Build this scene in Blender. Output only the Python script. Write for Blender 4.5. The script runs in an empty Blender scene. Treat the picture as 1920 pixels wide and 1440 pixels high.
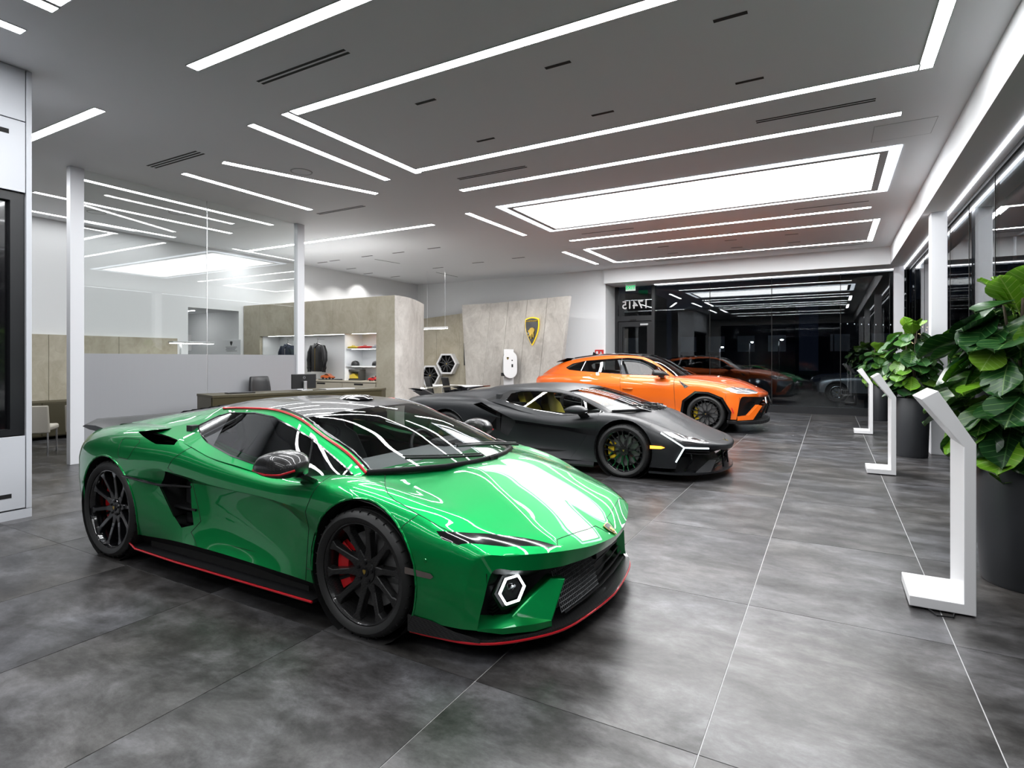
import bpy, bmesh, math, random
from mathutils import Vector, Matrix
random.seed(7)
SC = bpy.context.scene
COL = SC.collection
PI = math.pi

# ---------------------------------------------------------------- camera
cam_d = bpy.data.cameras.new('camera')
cam_d.sensor_width = 36.0
cam_d.lens = 1063.4 / 1920 * 36.0
cam_d.shift_y = -(720 - 672.8) / 1920
cam_d.clip_start = 0.05
cam_d.clip_end = 300
cam = bpy.data.objects.new('camera', cam_d)
COL.objects.link(cam)
cam.location = (0, 0, 1.55)
cam.rotation_euler = (PI / 2, 0, 0.51143)
SC.camera = cam

# ---------------------------------------------------------------- world, exposure
wd = bpy.data.worlds.new('night_sky')
SC.world = wd
wd.use_nodes = True
wd.node_tree.nodes['Background'].inputs[0].default_value = (0.012, 0.016, 0.03, 1)
wd.node_tree.nodes['Background'].inputs[1].default_value = 0.25
SC.view_settings.view_transform = 'Standard'
SC.view_settings.look = 'None'
SC.view_settings.gamma = 1
SC.view_settings.use_curve_mapping = False
SC.view_settings.exposure = 0.45
SC.cycles.max_bounces = 6
SC.cycles.use_adaptive_sampling = True
SC.cycles.adaptive_threshold = 0.03
SC.cycles.diffuse_bounces = 3
SC.cycles.glossy_bounces = 3
SC.cycles.transmission_bounces = 6
SC.cycles.transparent_max_bounces = 12
SC.cycles.caustics_reflective = False
SC.cycles.caustics_refractive = False
SC.cycles.sample_clamp_indirect = 4.0
STRIP = 33.0      # ceiling strips
SKY = 10.0         # luminous ceiling panel

# ---------------------------------------------------------------- materials
MATS = {}
def mat(name, col=(0.8, 0.8, 0.8), rough=0.5, metal=0.0, coat=0.0, coat_rough=0.03, emit=0.0, spec=0.5, ior=None):
    if name in MATS:
        return MATS[name]
    m = bpy.data.materials.new(name)
    m.use_nodes = True
    b = m.node_tree.nodes['Principled BSDF']
    b.inputs['Base Color'].default_value = (*col, 1)
    b.inputs['Roughness'].default_value = rough
    b.inputs['Metallic'].default_value = metal
    b.inputs['Coat Weight'].default_value = coat
    b.inputs['Coat Roughness'].default_value = coat_rough
    b.inputs['Specular IOR Level'].default_value = spec
    if ior:
        b.inputs['IOR'].default_value = ior
    if emit:
        b.inputs['Emission Color'].default_value = (*col, 1)
        b.inputs['Emission Strength'].default_value = emit
        m.cycles.emission_sampling = 'FRONT' if emit >= 4.5 and not name.startswith(('lamp_', 'fairy', 'tail', 'exit')) else 'NONE'
    MATS[name] = m
    return m
def nd(m, typ, **kw):
    n = m.node_tree.nodes.new(typ)
    for k, v in kw.items():
        if k in n.inputs:
            n.inputs[k].default_value = v
        else:
            setattr(n, k, v)
    return n
def lk(m, a, ao, b, bi):
    m.node_tree.links.new(a.outputs[ao], b.inputs[bi])
def bsdf(m):
    return m.node_tree.nodes['Principled BSDF']
def ramp(m, stops):
    r = nd(m, 'ShaderNodeValToRGB')
    e = r.color_ramp.elements
    while len(e) < len(stops):
        e.new(0.5)
    for i, (p, c) in enumerate(stops):
        e[i].position = p
        e[i].color = (*c, 1) if len(c) == 3 else c
    return r
def glass(name, tint=(0.9, 0.93, 0.92), ior=1.5, rough=0.0):
    if name in MATS:
        return MATS[name]
    m = bpy.data.materials.new(name)
    m.use_nodes = True
    nt = m.node_tree
    nt.nodes.remove(nt.nodes['Principled BSDF'])
    t = nd(m, 'ShaderNodeBsdfTransparent')
    t.inputs[0].default_value = (*tint, 1)
    g = nd(m, 'ShaderNodeBsdfGlossy')
    g.inputs['Roughness'].default_value = rough
    # same Fresnel on both faces of a pane
    ge = nd(m, 'ShaderNodeNewGeometry')
    mr = nd(m, 'ShaderNodeMapRange')
    mr.inputs[3].default_value = ior; mr.inputs[4].default_value = 1.0 / ior
    lk(m, ge, 'Backfacing', mr, 0)
    f = nd(m, 'ShaderNodeFresnel', IOR=ior)
    lk(m, mr, 0, f, 'IOR')
    x = nd(m, 'ShaderNodeMixShader')
    lk(m, f, 0, x, 0); lk(m, t, 0, x, 1); lk(m, g, 0, x, 2)
    lk(m, x, 0, nt.nodes['Material Output'], 0)
    MATS[name] = m
    return m

# ---------------------------------------------------------------- mesh builder
class MB:
    def __init__(s):
        s.v = []; s.f = []
    def add(s, vs, fs):
        o = len(s.v)
        s.v += [tuple(p) for p in vs]
        s.f += [tuple(i + o for i in f) for f in fs]
        return s
    def box(s, x0, x1, y0, y1, z0, z1):
        vs = [(x0, y0, z0), (x1, y0, z0), (x1, y1, z0), (x0, y1, z0), (x0, y0, z1), (x1, y0, z1), (x1, y1, z1), (x0, y1, z1)]
        return s.add(vs, [(0, 3, 2, 1), (4, 5, 6, 7), (0, 1, 5, 4), (1, 2, 6, 5), (2, 3, 7, 6), (3, 0, 4, 7)])
    def down(s, x0, x1, y0, y1, z):
        # single face looking down
        return s.add([(x0, y0, z), (x0, y1, z), (x1, y1, z), (x1, y0, z)], [(0, 1, 2, 3)])
    def prism(s, poly, a, b, axis='z'):
        # poly: 2D outline; axis: direction of extrusion from a to b
        def P(p, t):
            return {'z': (p[0], p[1], t), 'y': (p[0], t, p[1]), 'x': (t, p[0], p[1])}[axis]
        n = len(poly)
        vs = [P(p, a) for p in poly] + [P(p, b) for p in poly]
        fs = [tuple(range(n - 1, -1, -1)), tuple(range(n, 2 * n))]
        fs += [(i, (i + 1) % n, n + (i + 1) % n, n + i) for i in range(n)]
        return s.add(vs, fs)
    def tube(s, pts, r, n=8, closed=False, cap=True):
        pts = [Vector(p) for p in pts]
        m = len(pts)
        vs = []
        up = Vector((0, 0, 1))
        for i, p in enumerate(pts):
            a = pts[(i - 1) % m] if (closed or i > 0) else p
            b = pts[(i + 1) % m] if (closed or i < m - 1) else p
            t = (b - a)
            t = t.normalized() if t.length > 1e-9 else Vector((1, 0, 0))
            u = t.cross(up)
            if u.length < 1e-3:
                u = t.cross(Vector((1, 0, 0)))
            u.normalize(); w = u.cross(t)
            rr = r[i] if isinstance(r, (list, tuple)) else r
            for k in range(n):
                an = 2 * PI * k / n
                vs.append(p + (u * math.cos(an) + w * math.sin(an)) * rr)
        fs = []
        for i in range(m if closed else m - 1):
            j = (i + 1) % m
            for k in range(n):
                l = (k + 1) % n
                fs.append((i * n + k, i * n + l, j * n + l, j * n + k))
        if cap and not closed:
            fs.append(tuple(range(n - 1, -1, -1)))
            fs.append(tuple((m - 1) * n + k for k in range(n)))
        return s.add(vs, fs)
    def lathe(s, prof, n=32, axis='z', c=(0, 0, 0), a0=0, a1=2 * PI):
        full = abs(a1 - a0 - 2 * PI) < 1e-6
        cnt = n if full else n + 1
        vs = []
        for k in range(cnt):
            an = a0 + (a1 - a0) * k / n
            ca, sa = math.cos(an), math.sin(an)
            for r, h in prof:
                p = {'z': (r * ca, r * sa, h), 'y': (r * ca, h, r * sa), 'x': (h, r * ca, r * sa)}[axis]
                vs.append((p[0] + c[0], p[1] + c[1], p[2] + c[2]))
        q = len(prof)
        fs = []
        for k in range(n):
            l = (k + 1) % cnt
            for i in range(q - 1):
                fs.append((k * q + i, l * q + i, l * q + i + 1, k * q + i + 1))
        return s.add(vs, fs)
    def grid(s, rows):
        h = len(rows); w = len(rows[0])
        vs = [p for r in rows for p in r]
        fs = [(i * w + j, i * w + j + 1, (i + 1) * w + j + 1, (i + 1) * w + j) for i in range(h - 1) for j in range(w - 1)]
        return s.add(vs, fs)
    def xf(s, M):
        s.v = [tuple(M @ Vector(p)) for p in s.v]
        return s
    def build(s, name, m, parent=None, smooth=None, bevel=0.0, bevel_n=2, loc=None, rot=None, fixn=True):
        me = bpy.data.meshes.new(name)
        me.from_pydata(s.v, [], s.f)
        if fixn:
            bm = bmesh.new(); bm.from_mesh(me)
            bmesh.ops.remove_doubles(bm, verts=bm.verts, dist=1e-5)
            bmesh.ops.recalc_face_normals(bm, faces=bm.faces)
            bm.to_mesh(me); bm.free()
        return obj(name, me, m, parent, smooth, bevel, bevel_n, loc, rot)
def obj(name, me, m, parent=None, smooth=None, bevel=0.0, bevel_n=2, loc=None, rot=None):
    o = bpy.data.objects.new(name, me)
    COL.objects.link(o)
    if m is not None:
        me.materials.append(MATS[m] if isinstance(m, str) else m)
    if parent is not None:
        o.parent = parent
    if loc is not None:
        o.location = loc
    if rot is not None:
        o.rotation_euler = rot
    if bevel:
        b = o.modifiers.new('bevel', 'BEVEL')
        b.width = bevel; b.segments = bevel_n; b.limit_method = 'ANGLE'; b.angle_limit = math.radians(40)
        b.harden_normals = False
    if smooth is not None:
        me.shade_smooth()
        if smooth < 179:
            bm = bmesh.new(); bm.from_mesh(me)
            lim = math.radians(smooth)
            for e in bm.edges:
                if len(e.link_faces) == 2 and e.calc_face_angle(0) > lim:
                    e.smooth = False
            bm.to_mesh(me); bm.free()
    return o
def tag(o, label=None, cat=None, group=None, kind=None):
    if label: o['label'] = label
    if cat: o['category'] = cat
    if group: o['group'] = group
    if kind: o['kind'] = kind
    return o
def thing(name, label, cat, loc=(0, 0, 0), rz=0.0, group=None):
    o = bpy.data.objects.new(name, None)
    COL.objects.link(o)
    o.empty_display_size = 0.2
    o.location = loc
    o.rotation_euler = (0, 0, rz)
    return tag(o, label, cat, group)
def struct(name, mb, m, parent=None, label=None, **kw):
    o = mb.build(name, m, parent, **kw)
    if parent is None:
        o['kind'] = 'structure'
        if label: o['label'] = label
    return o
def copy_tree(o, parent=None):
    c = o.copy(); COL.objects.link(c)
    if parent is not None:
        c.parent = parent
    for ch in list(o.children):
        copy_tree(ch, c)
    return c
def text(name, body, size, m, parent=None, depth=0.002, loc=(0, 0, 0), rot=(0, 0, 0), align='CENTER', sx=1.0, bold=0.0):
    cu = bpy.data.curves.new(name, 'FONT')
    cu.body = body; cu.size = size; cu.extrude = depth; cu.align_x = align; cu.align_y = 'CENTER'; cu.offset = bold
    cu.resolution_u = 3
    t = bpy.data.objects.new(name, cu); COL.objects.link(t)
    me = bpy.data.meshes.new_from_object(t)
    bpy.data.objects.remove(t)
    o = obj(name, me, m, parent, loc=loc, rot=rot)
    o.scale = (sx, 1, 1)
    return o
# ================================================================ materials of the room
mat('wall_paint', (0.84, 0.85, 0.86), 0.6)
mat('ceiling_paint', (0.88, 0.89, 0.91), 0.65)
mat('white_metal', (0.82, 0.83, 0.86), 0.35)
mat('white_gloss', (0.84, 0.84, 0.85), 0.25)
mat('black_frame', (0.012, 0.013, 0.015), 0.35)
mat('black_slot', (0.004, 0.004, 0.004), 0.7)
mat('alu', (0.6, 0.61, 0.62), 0.35, 0.9)
mat('rubber', (0.012, 0.012, 0.013), 0.6)
mat('grout', (0.62, 0.62, 0.62), 0.7)
mat('strip_light', (0.97, 0.985, 1.0), 0.4, emit=STRIP)
mat('strip_soft', (0.97, 0.985, 1.0), 0.4, emit=STRIP * 0.28)
mat('sky_panel', (1.0, 1.0, 1.0), 0.4, emit=SKY)
mat('sky_border', (0.86, 0.92, 1.0), 0.4, emit=SKY * 0.55)
mat('led_line', (0.93, 0.95, 1.0), 0.4, emit=5.0)
glass('window_glass', (0.72, 0.76, 0.78), 1.62)
glass('clear_glass', (0.95, 0.965, 0.96), 1.45)

def tile_material():
    m = mat('floor_tile', (0.08, 0.08, 0.08), 0.3)
    b = bsdf(m)
    tc = nd(m, 'ShaderNodeTexCoord'); oi = nd(m, 'ShaderNodeObjectInfo')
    off = nd(m, 'ShaderNodeVectorMath', operation='SCALE')
    cx = nd(m, 'ShaderNodeCombineXYZ')
    lk(m, oi, 'Random', cx, 0); lk(m, oi, 'Random', cx, 1); lk(m, oi, 'Random', cx, 2)
    lk(m, cx, 0, off, 0); off.inputs['Scale'].default_value = 137.0
    ad = nd(m, 'ShaderNodeVectorMath', operation='ADD')
    lk(m, tc, 'Object', ad, 0); lk(m, off, 0, ad, 1)
    mp = nd(m, 'ShaderNodeMapping'); mp.inputs['Scale'].default_value = (1.25, 2.1, 1)
    lk(m, ad, 0, mp, 0)
    n1 = nd(m, 'ShaderNodeTexNoise', Scale=1.5, Detail=11.0, Roughness=0.74, Distortion=0.2)
    lk(m, mp, 0, n1, 'Vector')
    r1 = ramp(m, [(0.32, (0.015, 0.0145, 0.0145)), (0.46, (0.036, 0.0355, 0.0355)), (0.56, (0.070, 0.070, 0.072)), (0.72, (0.16, 0.163, 0.172))])
    lk(m, n1, 0, r1, 0)
    n2 = nd(m, 'ShaderNodeTexNoise', Scale=0.6, Detail=3.0)
    lk(m, ad, 0, n2, 'Vector')
    r2 = ramp(m, [(0.35, (0.95, 0.88, 0.80)), (0.60, (1.0, 1.0, 1.05))])
    lk(m, n2, 0, r2, 0)
    mx = nd(m, 'ShaderNodeMix', data_type='RGBA', blend_type='MULTIPLY')
    mx.inputs['Factor'].default_value = 1.0
    lk(m, r1, 0, mx, 6); lk(m, r2, 0, mx, 7)
    lk(m, mx, 2, b, 'Base Color')
    r3 = nd(m, 'ShaderNodeMapRange')
    r3.inputs[1].default_value = 0.3; r3.inputs[2].default_value = 0.7
    r3.inputs[3].default_value = 0.30; r3.inputs[4].default_value = 0.38
    lk(m, n1, 0, r3, 0); lk(m, r3, 0, b, 'Roughness')
    # fine trowel relief
    mp2 = nd(m, 'ShaderNodeMapping'); mp2.inputs['Scale'].default_value = (3, 9, 1); mp2.inputs['Rotation'].default_value = (0, 0, 0.5)
    lk(m, ad, 0, mp2, 0)
    n3 = nd(m, 'ShaderNodeTexNoise', Scale=5.0, Detail=5.0, Distortion=0.6)
    lk(m, mp2, 0, n3, 'Vector')
    bp = nd(m, 'ShaderNodeBump', Strength=0.02, Distance=0.01)
    lk(m, n3, 0, bp, 'Height'); lk(m, bp, 0, b, 'Normal')
    sl = nd(m, 'ShaderNodeMapRange')
    sl.inputs[1].default_value = 0.34; sl.inputs[2].default_value = 0.66; sl.inputs[3].default_value = 0.26; sl.inputs[4].default_value = 0.72
    lk(m, n1, 0, sl, 0); lk(m, sl, 0, b, 'Specular IOR Level')
tile_material()

def hide_material(name, c0, c1, scale=1.0):
    # beige skin-like plaster with short crossing trowel strokes
    m = mat(name, c0, 0.55)
    b = bsdf(m)
    tc = nd(m, 'ShaderNodeTexCoord')
    mp = nd(m, 'ShaderNodeMapping'); mp.inputs['Scale'].default_value = (scale, scale, scale * 0.7)
    lk(m, tc, 'Object', mp, 0)
    n1 = nd(m, 'ShaderNodeTexNoise', Scale=1.6, Detail=9.0, Roughness=0.65, Distortion=0.8)
    lk(m, mp, 0, n1, 'Vector')
    dn = nd(m, 'ShaderNodeTexNoise', Scale=2.0, Detail=2.0)
    lk(m, tc, 'Object', dn, 'Vector')
    mp2 = nd(m, 'ShaderNodeMapping'); mp2.inputs['Rotation'].default_value = (0.7, 0.8, 0.6); mp2.inputs['Scale'].default_value = (7, 2.2, 2.6)
    av = nd(m, 'ShaderNodeVectorMath', operation='MULTIPLY_ADD'); av.inputs[1].default_value = (1.2, 1.2, 1.2)
    lk(m, dn, 'Color', av, 0); lk(m, tc, 'Object', av, 2); lk(m, av, 0, mp2, 0)
    n2 = nd(m, 'ShaderNodeTexNoise', Scale=1.3, Detail=6.0, Distortion=0.6)
    lk(m, mp2, 0, n2, 'Vector')
    ad = nd(m, 'ShaderNodeMath', operation='MULTIPLY_ADD')
    lk(m, n2, 0, ad, 0); ad.inputs[1].default_value = 0.45; lk(m, n1, 0, ad, 2)
    r = ramp(m, [(0.52, c0), (0.72, [(p + q) / 2 for p, q in zip(c0, c1)]), (0.92, c1)])
    lk(m, ad, 0, r, 0); lk(m, r, 0, b, 'Base Color')
    bp = nd(m, 'ShaderNodeBump', Strength=0.15, Distance=0.01)
    lk(m, n2, 0, bp, 'Height'); lk(m, bp, 0, b, 'Normal')
hide_material('hide_panel', (0.38, 0.335, 0.245), (0.53, 0.49, 0.39))
hide_material('grey_panel', (0.38, 0.35, 0.32), (0.60, 0.57, 0.53))

# ================================================================ floor
X0, X1, Y0, Y1, CZ = -13.75, 1.95, -6.8, 18.15, 4.37
struct('floor', MB().box(X0 - 0.4, X1, Y0 - 0.2, Y1, -0.20, -0.004), 'grout', label='dark stone tiled showroom floor with pale joints')
floor_o = bpy.data.objects['floor']
TX, TY = 1.0393, 1.552
tile_mesh = None
nx0 = -0.451 - TX * 13; ny0 = 2.292 - TY * 6
for i in range(16):
    for j in range(17):
        x = nx0 + i * TX; y = ny0 + j * TY
        if x > X1 - 0.1 or y > Y1 - 0.05:
            continue
        if tile_mesh is None:
            mb = MB().box(0.0028, TX - 0.0028, 0.0022, TY - 0.0022, -0.02, 0.0)
            o = mb.build('tile', 'floor_tile', floor_o, loc=(x, y, 0))
            tile_mesh = o.data
        else:
            w = min(1.0, (X1 - x) / TX); h = min(1.0, (Y1 - y) / TY)
            o = obj('tile', tile_mesh, None, floor_o, loc=(x, y, 0))
            o.scale = (w, h, 1)

# ================================================================ ceiling, walls, soffits
struct('ceiling', MB().box(X0 - 0.4, X1 + 0.3, Y0 - 0.2, Y1 + 0.3, CZ, CZ + 0.25), 'ceiling_paint', label='flat white plaster showroom ceiling')
# left wall with the corridor opening (Y 8.25 .. 9.6, 2.82 high)
w = MB()
w.box(X0 - 0.2, X0, Y0, 8.25, 0, CZ); w.box(X0 - 0.2, X0, 9.62, 17.3, 0, CZ); w.box(X0 - 0.2, X0, 8.25, 9.62, 2.82, CZ)
struct('wall_left', w, 'wall_paint', label='white left wall with corridor opening')
struct('wall_back', MB().box(X0 - 0.2, -6.22, 17.15, 17.35, 0, CZ).box(-6.40, -6.22, 17.35, 18.2, 0, CZ), 'wall_paint', label='white back wall behind the tall beige panels')
struct('wall_rear', MB().box(X0 - 0.2, X1 + 0.2, Y0 - 0.2, Y0, 3.92, CZ).box(X0 - 0.2, -6.9, Y0 - 0.2, Y0, 0, 3.92), 'wall_paint', label='white wall strip above the rear windows')
struct('trim_1', MB().box(-6.22, X1 + 0.3, 17.0, 18.25, 3.92, CZ), 'wall_paint', label='white boxed soffit above the street window')
struct('trim_2', MB().box(1.31, X1 + 0.3, Y0, 17.0, 3.92, CZ), 'wall_paint', label='long white boxed soffit along the right windows')
# corridor behind the opening
w = MB()
w.box(-16.4, X0 - 0.2, 8.05, 8.25, 0, 2.82); w.box(-16.4, X0 - 0.2, 9.62, 9.82, 0, 2.82); w.box(-16.6, -16.4, 8.05, 9.82, 0, 2.82)
w.box(-16.6, X0 - 0.2, 8.05, 9.82, 2.82, 2.92)
struct('wall_corridor', w, 'wall_paint', label='white corridor beyond the opening')
struct('floor_corridor', MB().box(-16.6, X0 - 0.2, 8.05, 9.82, -0.2, 0), 'floor_tile')

# ---- street window (back) with door: glass at Y = 18.1
GY = 18.10
def pane(name, mb, m, parent, **kw):
    return mb.build(name, m, parent, **kw)
win = thing('window_1', 'dark floor-to-ceiling street window at the far end', None)
win['kind'] = 'structure'
cuts = [-4.90, -3.214, -1.487, 0.246, 1.75]
for a, b in zip(cuts[:-1], cuts[1:]):
    MB().box(a + 0.008, b - 0.008, GY, GY + 0.02, 0.2, 3.97).build('pane', 'window_glass', win)
    MB().box(b - 0.008, b + 0.008, GY - 0.004, GY + 0.026, 0.2, 3.97).build('joint', 'black_slot', win)
MB().box(-4.90, 1.75, GY - 0.05, GY + 0.07, 0.0, 0.2).build('base_rail', 'black_frame', win)
MB().box(-4.90, 1.75, GY - 0.03, GY + 0.05, 3.90, 3.97).build('head_rail', 'alu', win)
MB().box(-4.995, -4.90, GY - 0.06, GY + 0.1, 0, 3.92).build('frame_post', 'black_frame', win)
# door with transom
dr = thing('door_1', 'black framed glass door with house number above', None)
dr['kind'] = 'structure'
MB().box(-6.22, -6.12, GY - 0.06, GY + 0.08, 0, 3.92).build('frame_post', 'black_frame', dr)
MB().box(-6.12, -4.995, GY - 0.06, GY + 0.08, 2.78, 2.95).build('transom_bar', 'black_frame', dr)
MB().box(-6.12, -4.995, GY, GY + 0.02, 2.95, 3.92).build('transom_pane', 'window_glass', dr)
leaf = MB()
leaf.box(-6.11, -5.97, GY - 0.03, GY + 0.03, 0.02, 2.76); leaf.box(-5.15, -5.0, GY - 0.03, GY + 0.03, 0.02, 2.76)
leaf.box(-5.97, -5.15, GY - 0.03, GY + 0.03, 2.6, 2.76); leaf.box(-5.97, -5.15, GY - 0.03, GY + 0.03, 0.02, 0.3)
lf = leaf.build('door_leaf', 'black_frame', dr)
MB().box(-5.97, -5.15, GY - 0.005, GY + 0.01, 0.3, 2.6).build('pane', 'window_glass', lf)
MB().box(-5.36, -5.10, GY - 0.09, GY - 0.03, 2.63, 2.69).build('door_closer', 'alu', lf, bevel=0.005)
MB().box(-5.70, -5.50, GY - 0.10, GY - 0.06, 2.80, 2.84).build('sensor', 'black_slot', dr, bevel=0.005)
tx = text('house_number', '17415', 0.36, mat('number_white', (0.85, 0.85, 0.85), 0.5), dr, 0.003, loc=(-5.55, GY - 0.012, 3.30), rot=(PI / 2, 0, 0), bold=0.004)
tx.scale = (-1.0, 1, 1)
MB().box(1.42, 1.64, 17.45, 17.62, 0, 3.92).build('wall_column', 'white_metal', bevel=0.008)
tag(bpy.data.objects['wall_column'], 'white steel column in the far right corner of the windows', 'column', 'white columns along the right windows')
for k, y in enumerate((11.33, 4.25, -1.6)):
    o = MB().box(1.42, 1.64, y, y + 0.24, 0, 3.92).build('wall_column', 'white_metal', bevel=0.008)
    tag(o, ['white steel column behind the middle potted tree', 'white steel column behind the largest potted tree', 'white steel column behind the viewer'][k], 'column', 'white columns along the right windows')
# ---- right window wall: glass at X = 1.81
win2 = thing('window_2', 'dark window wall running along the right side', None)
win2['kind'] = 'structure'
ys = [-6.8, -4.66, -3.12, -1.58, -0.04, 1.5, 3.04, 4.58, 6.12, 7.66, 9.2, 10.74, 12.28, 13.82, 15.36, 16.9, 18.05]
for a, b in zip(ys[:-1], ys[1:]):
    MB().box(1.81, 1.83, a + 0.008, b - 0.008, 0.12, 3.92).build('pane', 'window_glass', win2)
    MB().box(1.806, 1.836, b - 0.008, b + 0.008, 0.12, 3.92).build('joint', 'black_slot', win2)
MB().box(1.77, 1.87, -6.8, 18.05, 0.0, 0.12).build('base_rail', 'black_frame', win2)
MB().box(1.795, 1.845, -6.8, 18.05, 3.86, 3.92).build('head_rail', 'black_frame', win2)
win3 = thing('window_3', 'dark window wall behind the viewer', None)
win3['kind'] = 'structure'
for k in range(5):
    a = -6.9 + k * 1.74
    MB().box(a + 0.008, a + 1.732, Y0 - 0.12, Y0 - 0.10, 0.12, 3.92).build('pane', 'window_glass', win3)
    MB().box(a + 1.732, a + 1.748, Y0 - 0.13, Y0 - 0.09, 0.12, 3.92).build('joint', 'black_slot', win3)
MB().box(-6.9, X1, Y0 - 0.16, Y0 - 0.06, 0.0, 0.12).build('base_rail', 'black_frame', win3)
# LED lines where the soffits meet the glass
o = MB().box(-4.88, 1.70, 17.93, 17.96, 3.905, 3.92).build('ceiling_light', 'led_line'); tag(o, 'thin cold LED line above the street window', 'light', 'window LED lines')
o = MB().box(1.66, 1.69, -6.7, 17.8, 3.905, 3.92).build('ceiling_light', 'led_line'); tag(o, 'thin cold LED line above the right window wall', 'light', 'window LED lines')

# ================================================================ ceiling lights
def strip(x0, y0, x1, y1, label, w=0.11):
    d = Vector((x1 - x0, y1 - y0, 0)); L = d.length; a = math.atan2(d.y, d.x)
    t = thing('ceiling_light', label, 'light', ((x0 + x1) / 2, (y0 + y1) / 2, CZ), a, 'linear ceiling lights')
    MB().down(-L / 2, L / 2, -w / 2, w / 2, -0.003).build('diffuser', 'strip_light', t, fixn=False)
    fr = MB()
    fr.box(-L / 2 - 0.008, L / 2 + 0.008, w / 2, w / 2 + 0.008, -0.006, 0.0).box(-L / 2 - 0.008, L / 2 + 0.008, -w / 2 - 0.008, -w / 2, -0.006, 0.0)
    fr.box(-L / 2 - 0.008, -L / 2, -w / 2, w / 2, -0.006, 0.0).box(L / 2, L / 2 + 0.008, -w / 2, w / 2, -0.006, 0.0)
    fr.build('frame', 'alu', t)
    return t
LS = [
 (-5.39, 3.275, 0.72, 3.30, 'long linear light nearest the viewer, cut by the top edge'),
 (-5.36, 4.44, 0.72, 4.46, 'long linear light forming the near side of the large bright frame'),
 (-5.46, 4.40, -5.44, 6.80, 'linear light forming the left side of the large bright frame'),
 (-5.38, 6.71, 0.75, 6.70, 'long linear light forming the far side of the large bright frame'),
 (0.805, 4.40, 0.805, 6.76, 'short linear light forming the right side of the large bright frame'),
 (-6.08, 4.41, -6.08, 6.83, 'linear light just left of the large bright frame'),
 (-7.59, 5.06, -6.75, 7.31, 'slanted linear light left of the large bright frame'),
 (-8.57, 5.07, -8.57, 7.49, 'linear light beside the top of the glass partition'),
 (-5.39, 7.865, 0.71, 7.865, 'long linear light in front of the luminous ceiling panel'),
 (-6.12, 9.14, -6.08, 11.43, 'short linear light left of the luminous ceiling panel'),
 (-5.42, 12.49, 0.66, 12.45, 'long linear light just behind the luminous ceiling panel'),
 (-5.45, 13.65, 0.74, 13.62, 'long linear light forming the near side of the far bright frame'),
 (0.82, 13.55, 0.82, 16.0, 'short linear light forming the right side of the far bright frame'),
 (-5.44, 15.92, 0.74, 15.92, 'long linear light forming the far side of the far bright frame'),
 (-5.50, 13.66, -5.46, 15.92, 'linear light forming the left side of the far bright frame'),
 (-6.12, 13.69, -6.05, 15.95, 'linear light left of the far bright frame'),
 (-13.37, 9.55, -7.26, 9.57, 'long linear light above the clothing display'),
 (-13.0, 3.29, -7.20, 3.31, 'linear light emerging behind the white screen block'),
 (-6.08, -0.2, -6.07, 2.20, 'linear light end left of two at the top left corner'),
 (-5.47, -0.2, -5.46, 2.19, 'linear light end right of two at the top left corner'),
 (-5.36, 2.13, 0.72, 2.13, 'long linear light above the viewer'),
 (0.805, -0.2, 0.805, 2.14, 'short linear light above and right of the viewer'),
 (-5.39, -1.5, 0.72, -1.5, 'long unseen linear light added behind the viewer'),  # this strip and the next: unseen, added to light the green car's front
 (-5.39, -3.8, 0.72, -3.8, 'long unseen linear light added at the rear of the hall'),
 (-10.25, 4.43, -10.25, 7.95, 'linear light inside the glass partition, nearest the glass'),
 (-11.73, 4.40, -11.73, 8.02, 'linear light in the middle of the partitioned room'),
 (-13.27, 4.0, -13.27, 7.65, 'linear light along the white wall of the partitioned room'),
]
for a in LS:
    st_ = strip(*a)
    if 'partition' in a[4] and a[0] < -10:
        st_.children[0].data.materials[0] = MATS['strip_soft']
# luminous ceiling panel
t = thing('luminous_ceiling_panel', 'large luminous white ceiling panel with bright bluish border', 'light', (-2.29, 10.2, CZ))
MB().down(-2.88, 2.88, -0.95, 0.95, -0.005).build('diffuser', 'sky_panel', t, fixn=False)
bd = MB()
bd.down(-3.12, 3.12, 1.05, 1.18, -0.005).down(-3.12, 3.12, -1.18, -1.05, -0.005)
bd.down(-3.12, -2.98, -1.05, 1.05, -0.005).down(2.98, 3.12, -1.05, 1.05, -0.005)
bd.build('border_light', 'sky_border', t, fixn=False)
mat('panel_frame', (0.45, 0.45, 0.46), 0.6)
fr = MB()
fr.box(-2.98, 2.98, 0.95, 1.05, -0.012, 0.0).box(-2.98, 2.98, -1.05, -0.95, -0.012, 0.0)
fr.box(-2.98, -2.88, -0.95, 0.95, -0.012, 0.0).box(2.88, 2.98, -0.95, 0.95, -0.012, 0.0)
fr.build('frame', 'panel_frame', t)
# air slots
def spot(t, power, angle=1.5, tilt=(0, 0, 0)):
    l = bpy.data.lights.new('spot', 'SPOT'); l.energy = power; l.spot_size = angle; l.spot_blend = 0.6; l.shadow_soft_size = 0.04; l.color = (1.0, 0.98, 0.95)
    o = bpy.data.objects.new('spot', l); COL.objects.link(o); o.parent = t; o.location = (0, 0, -0.012); o.rotation_euler = tilt
def vent(x0, y0, x1, y1, n, label, w=0.03):
    d = Vector((x1 - x0, y1 - y0, 0)); L = d.length; a = math.atan2(d.y, d.x)
    t = thing('ceiling_vent', label, 'vent', ((x0 + x1) / 2, (y0 + y1) / 2, CZ), a, 'black ceiling air slots')
    for k in range(n):
        o = (k - (n - 1) / 2) * 0.055
        MB().box(-L / 2, L / 2, o - w / 2, o + w / 2, -0.003, -0.001).build('slot', 'black_slot', t)
    if n > 1:
        MB().box(-L / 2 - 0.01, L / 2 + 0.01, -0.0275 * n - 0.004, 0.0275 * n + 0.004, -0.0015, 0.0).build('rim', 'ceiling_paint', t)
    return t
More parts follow.
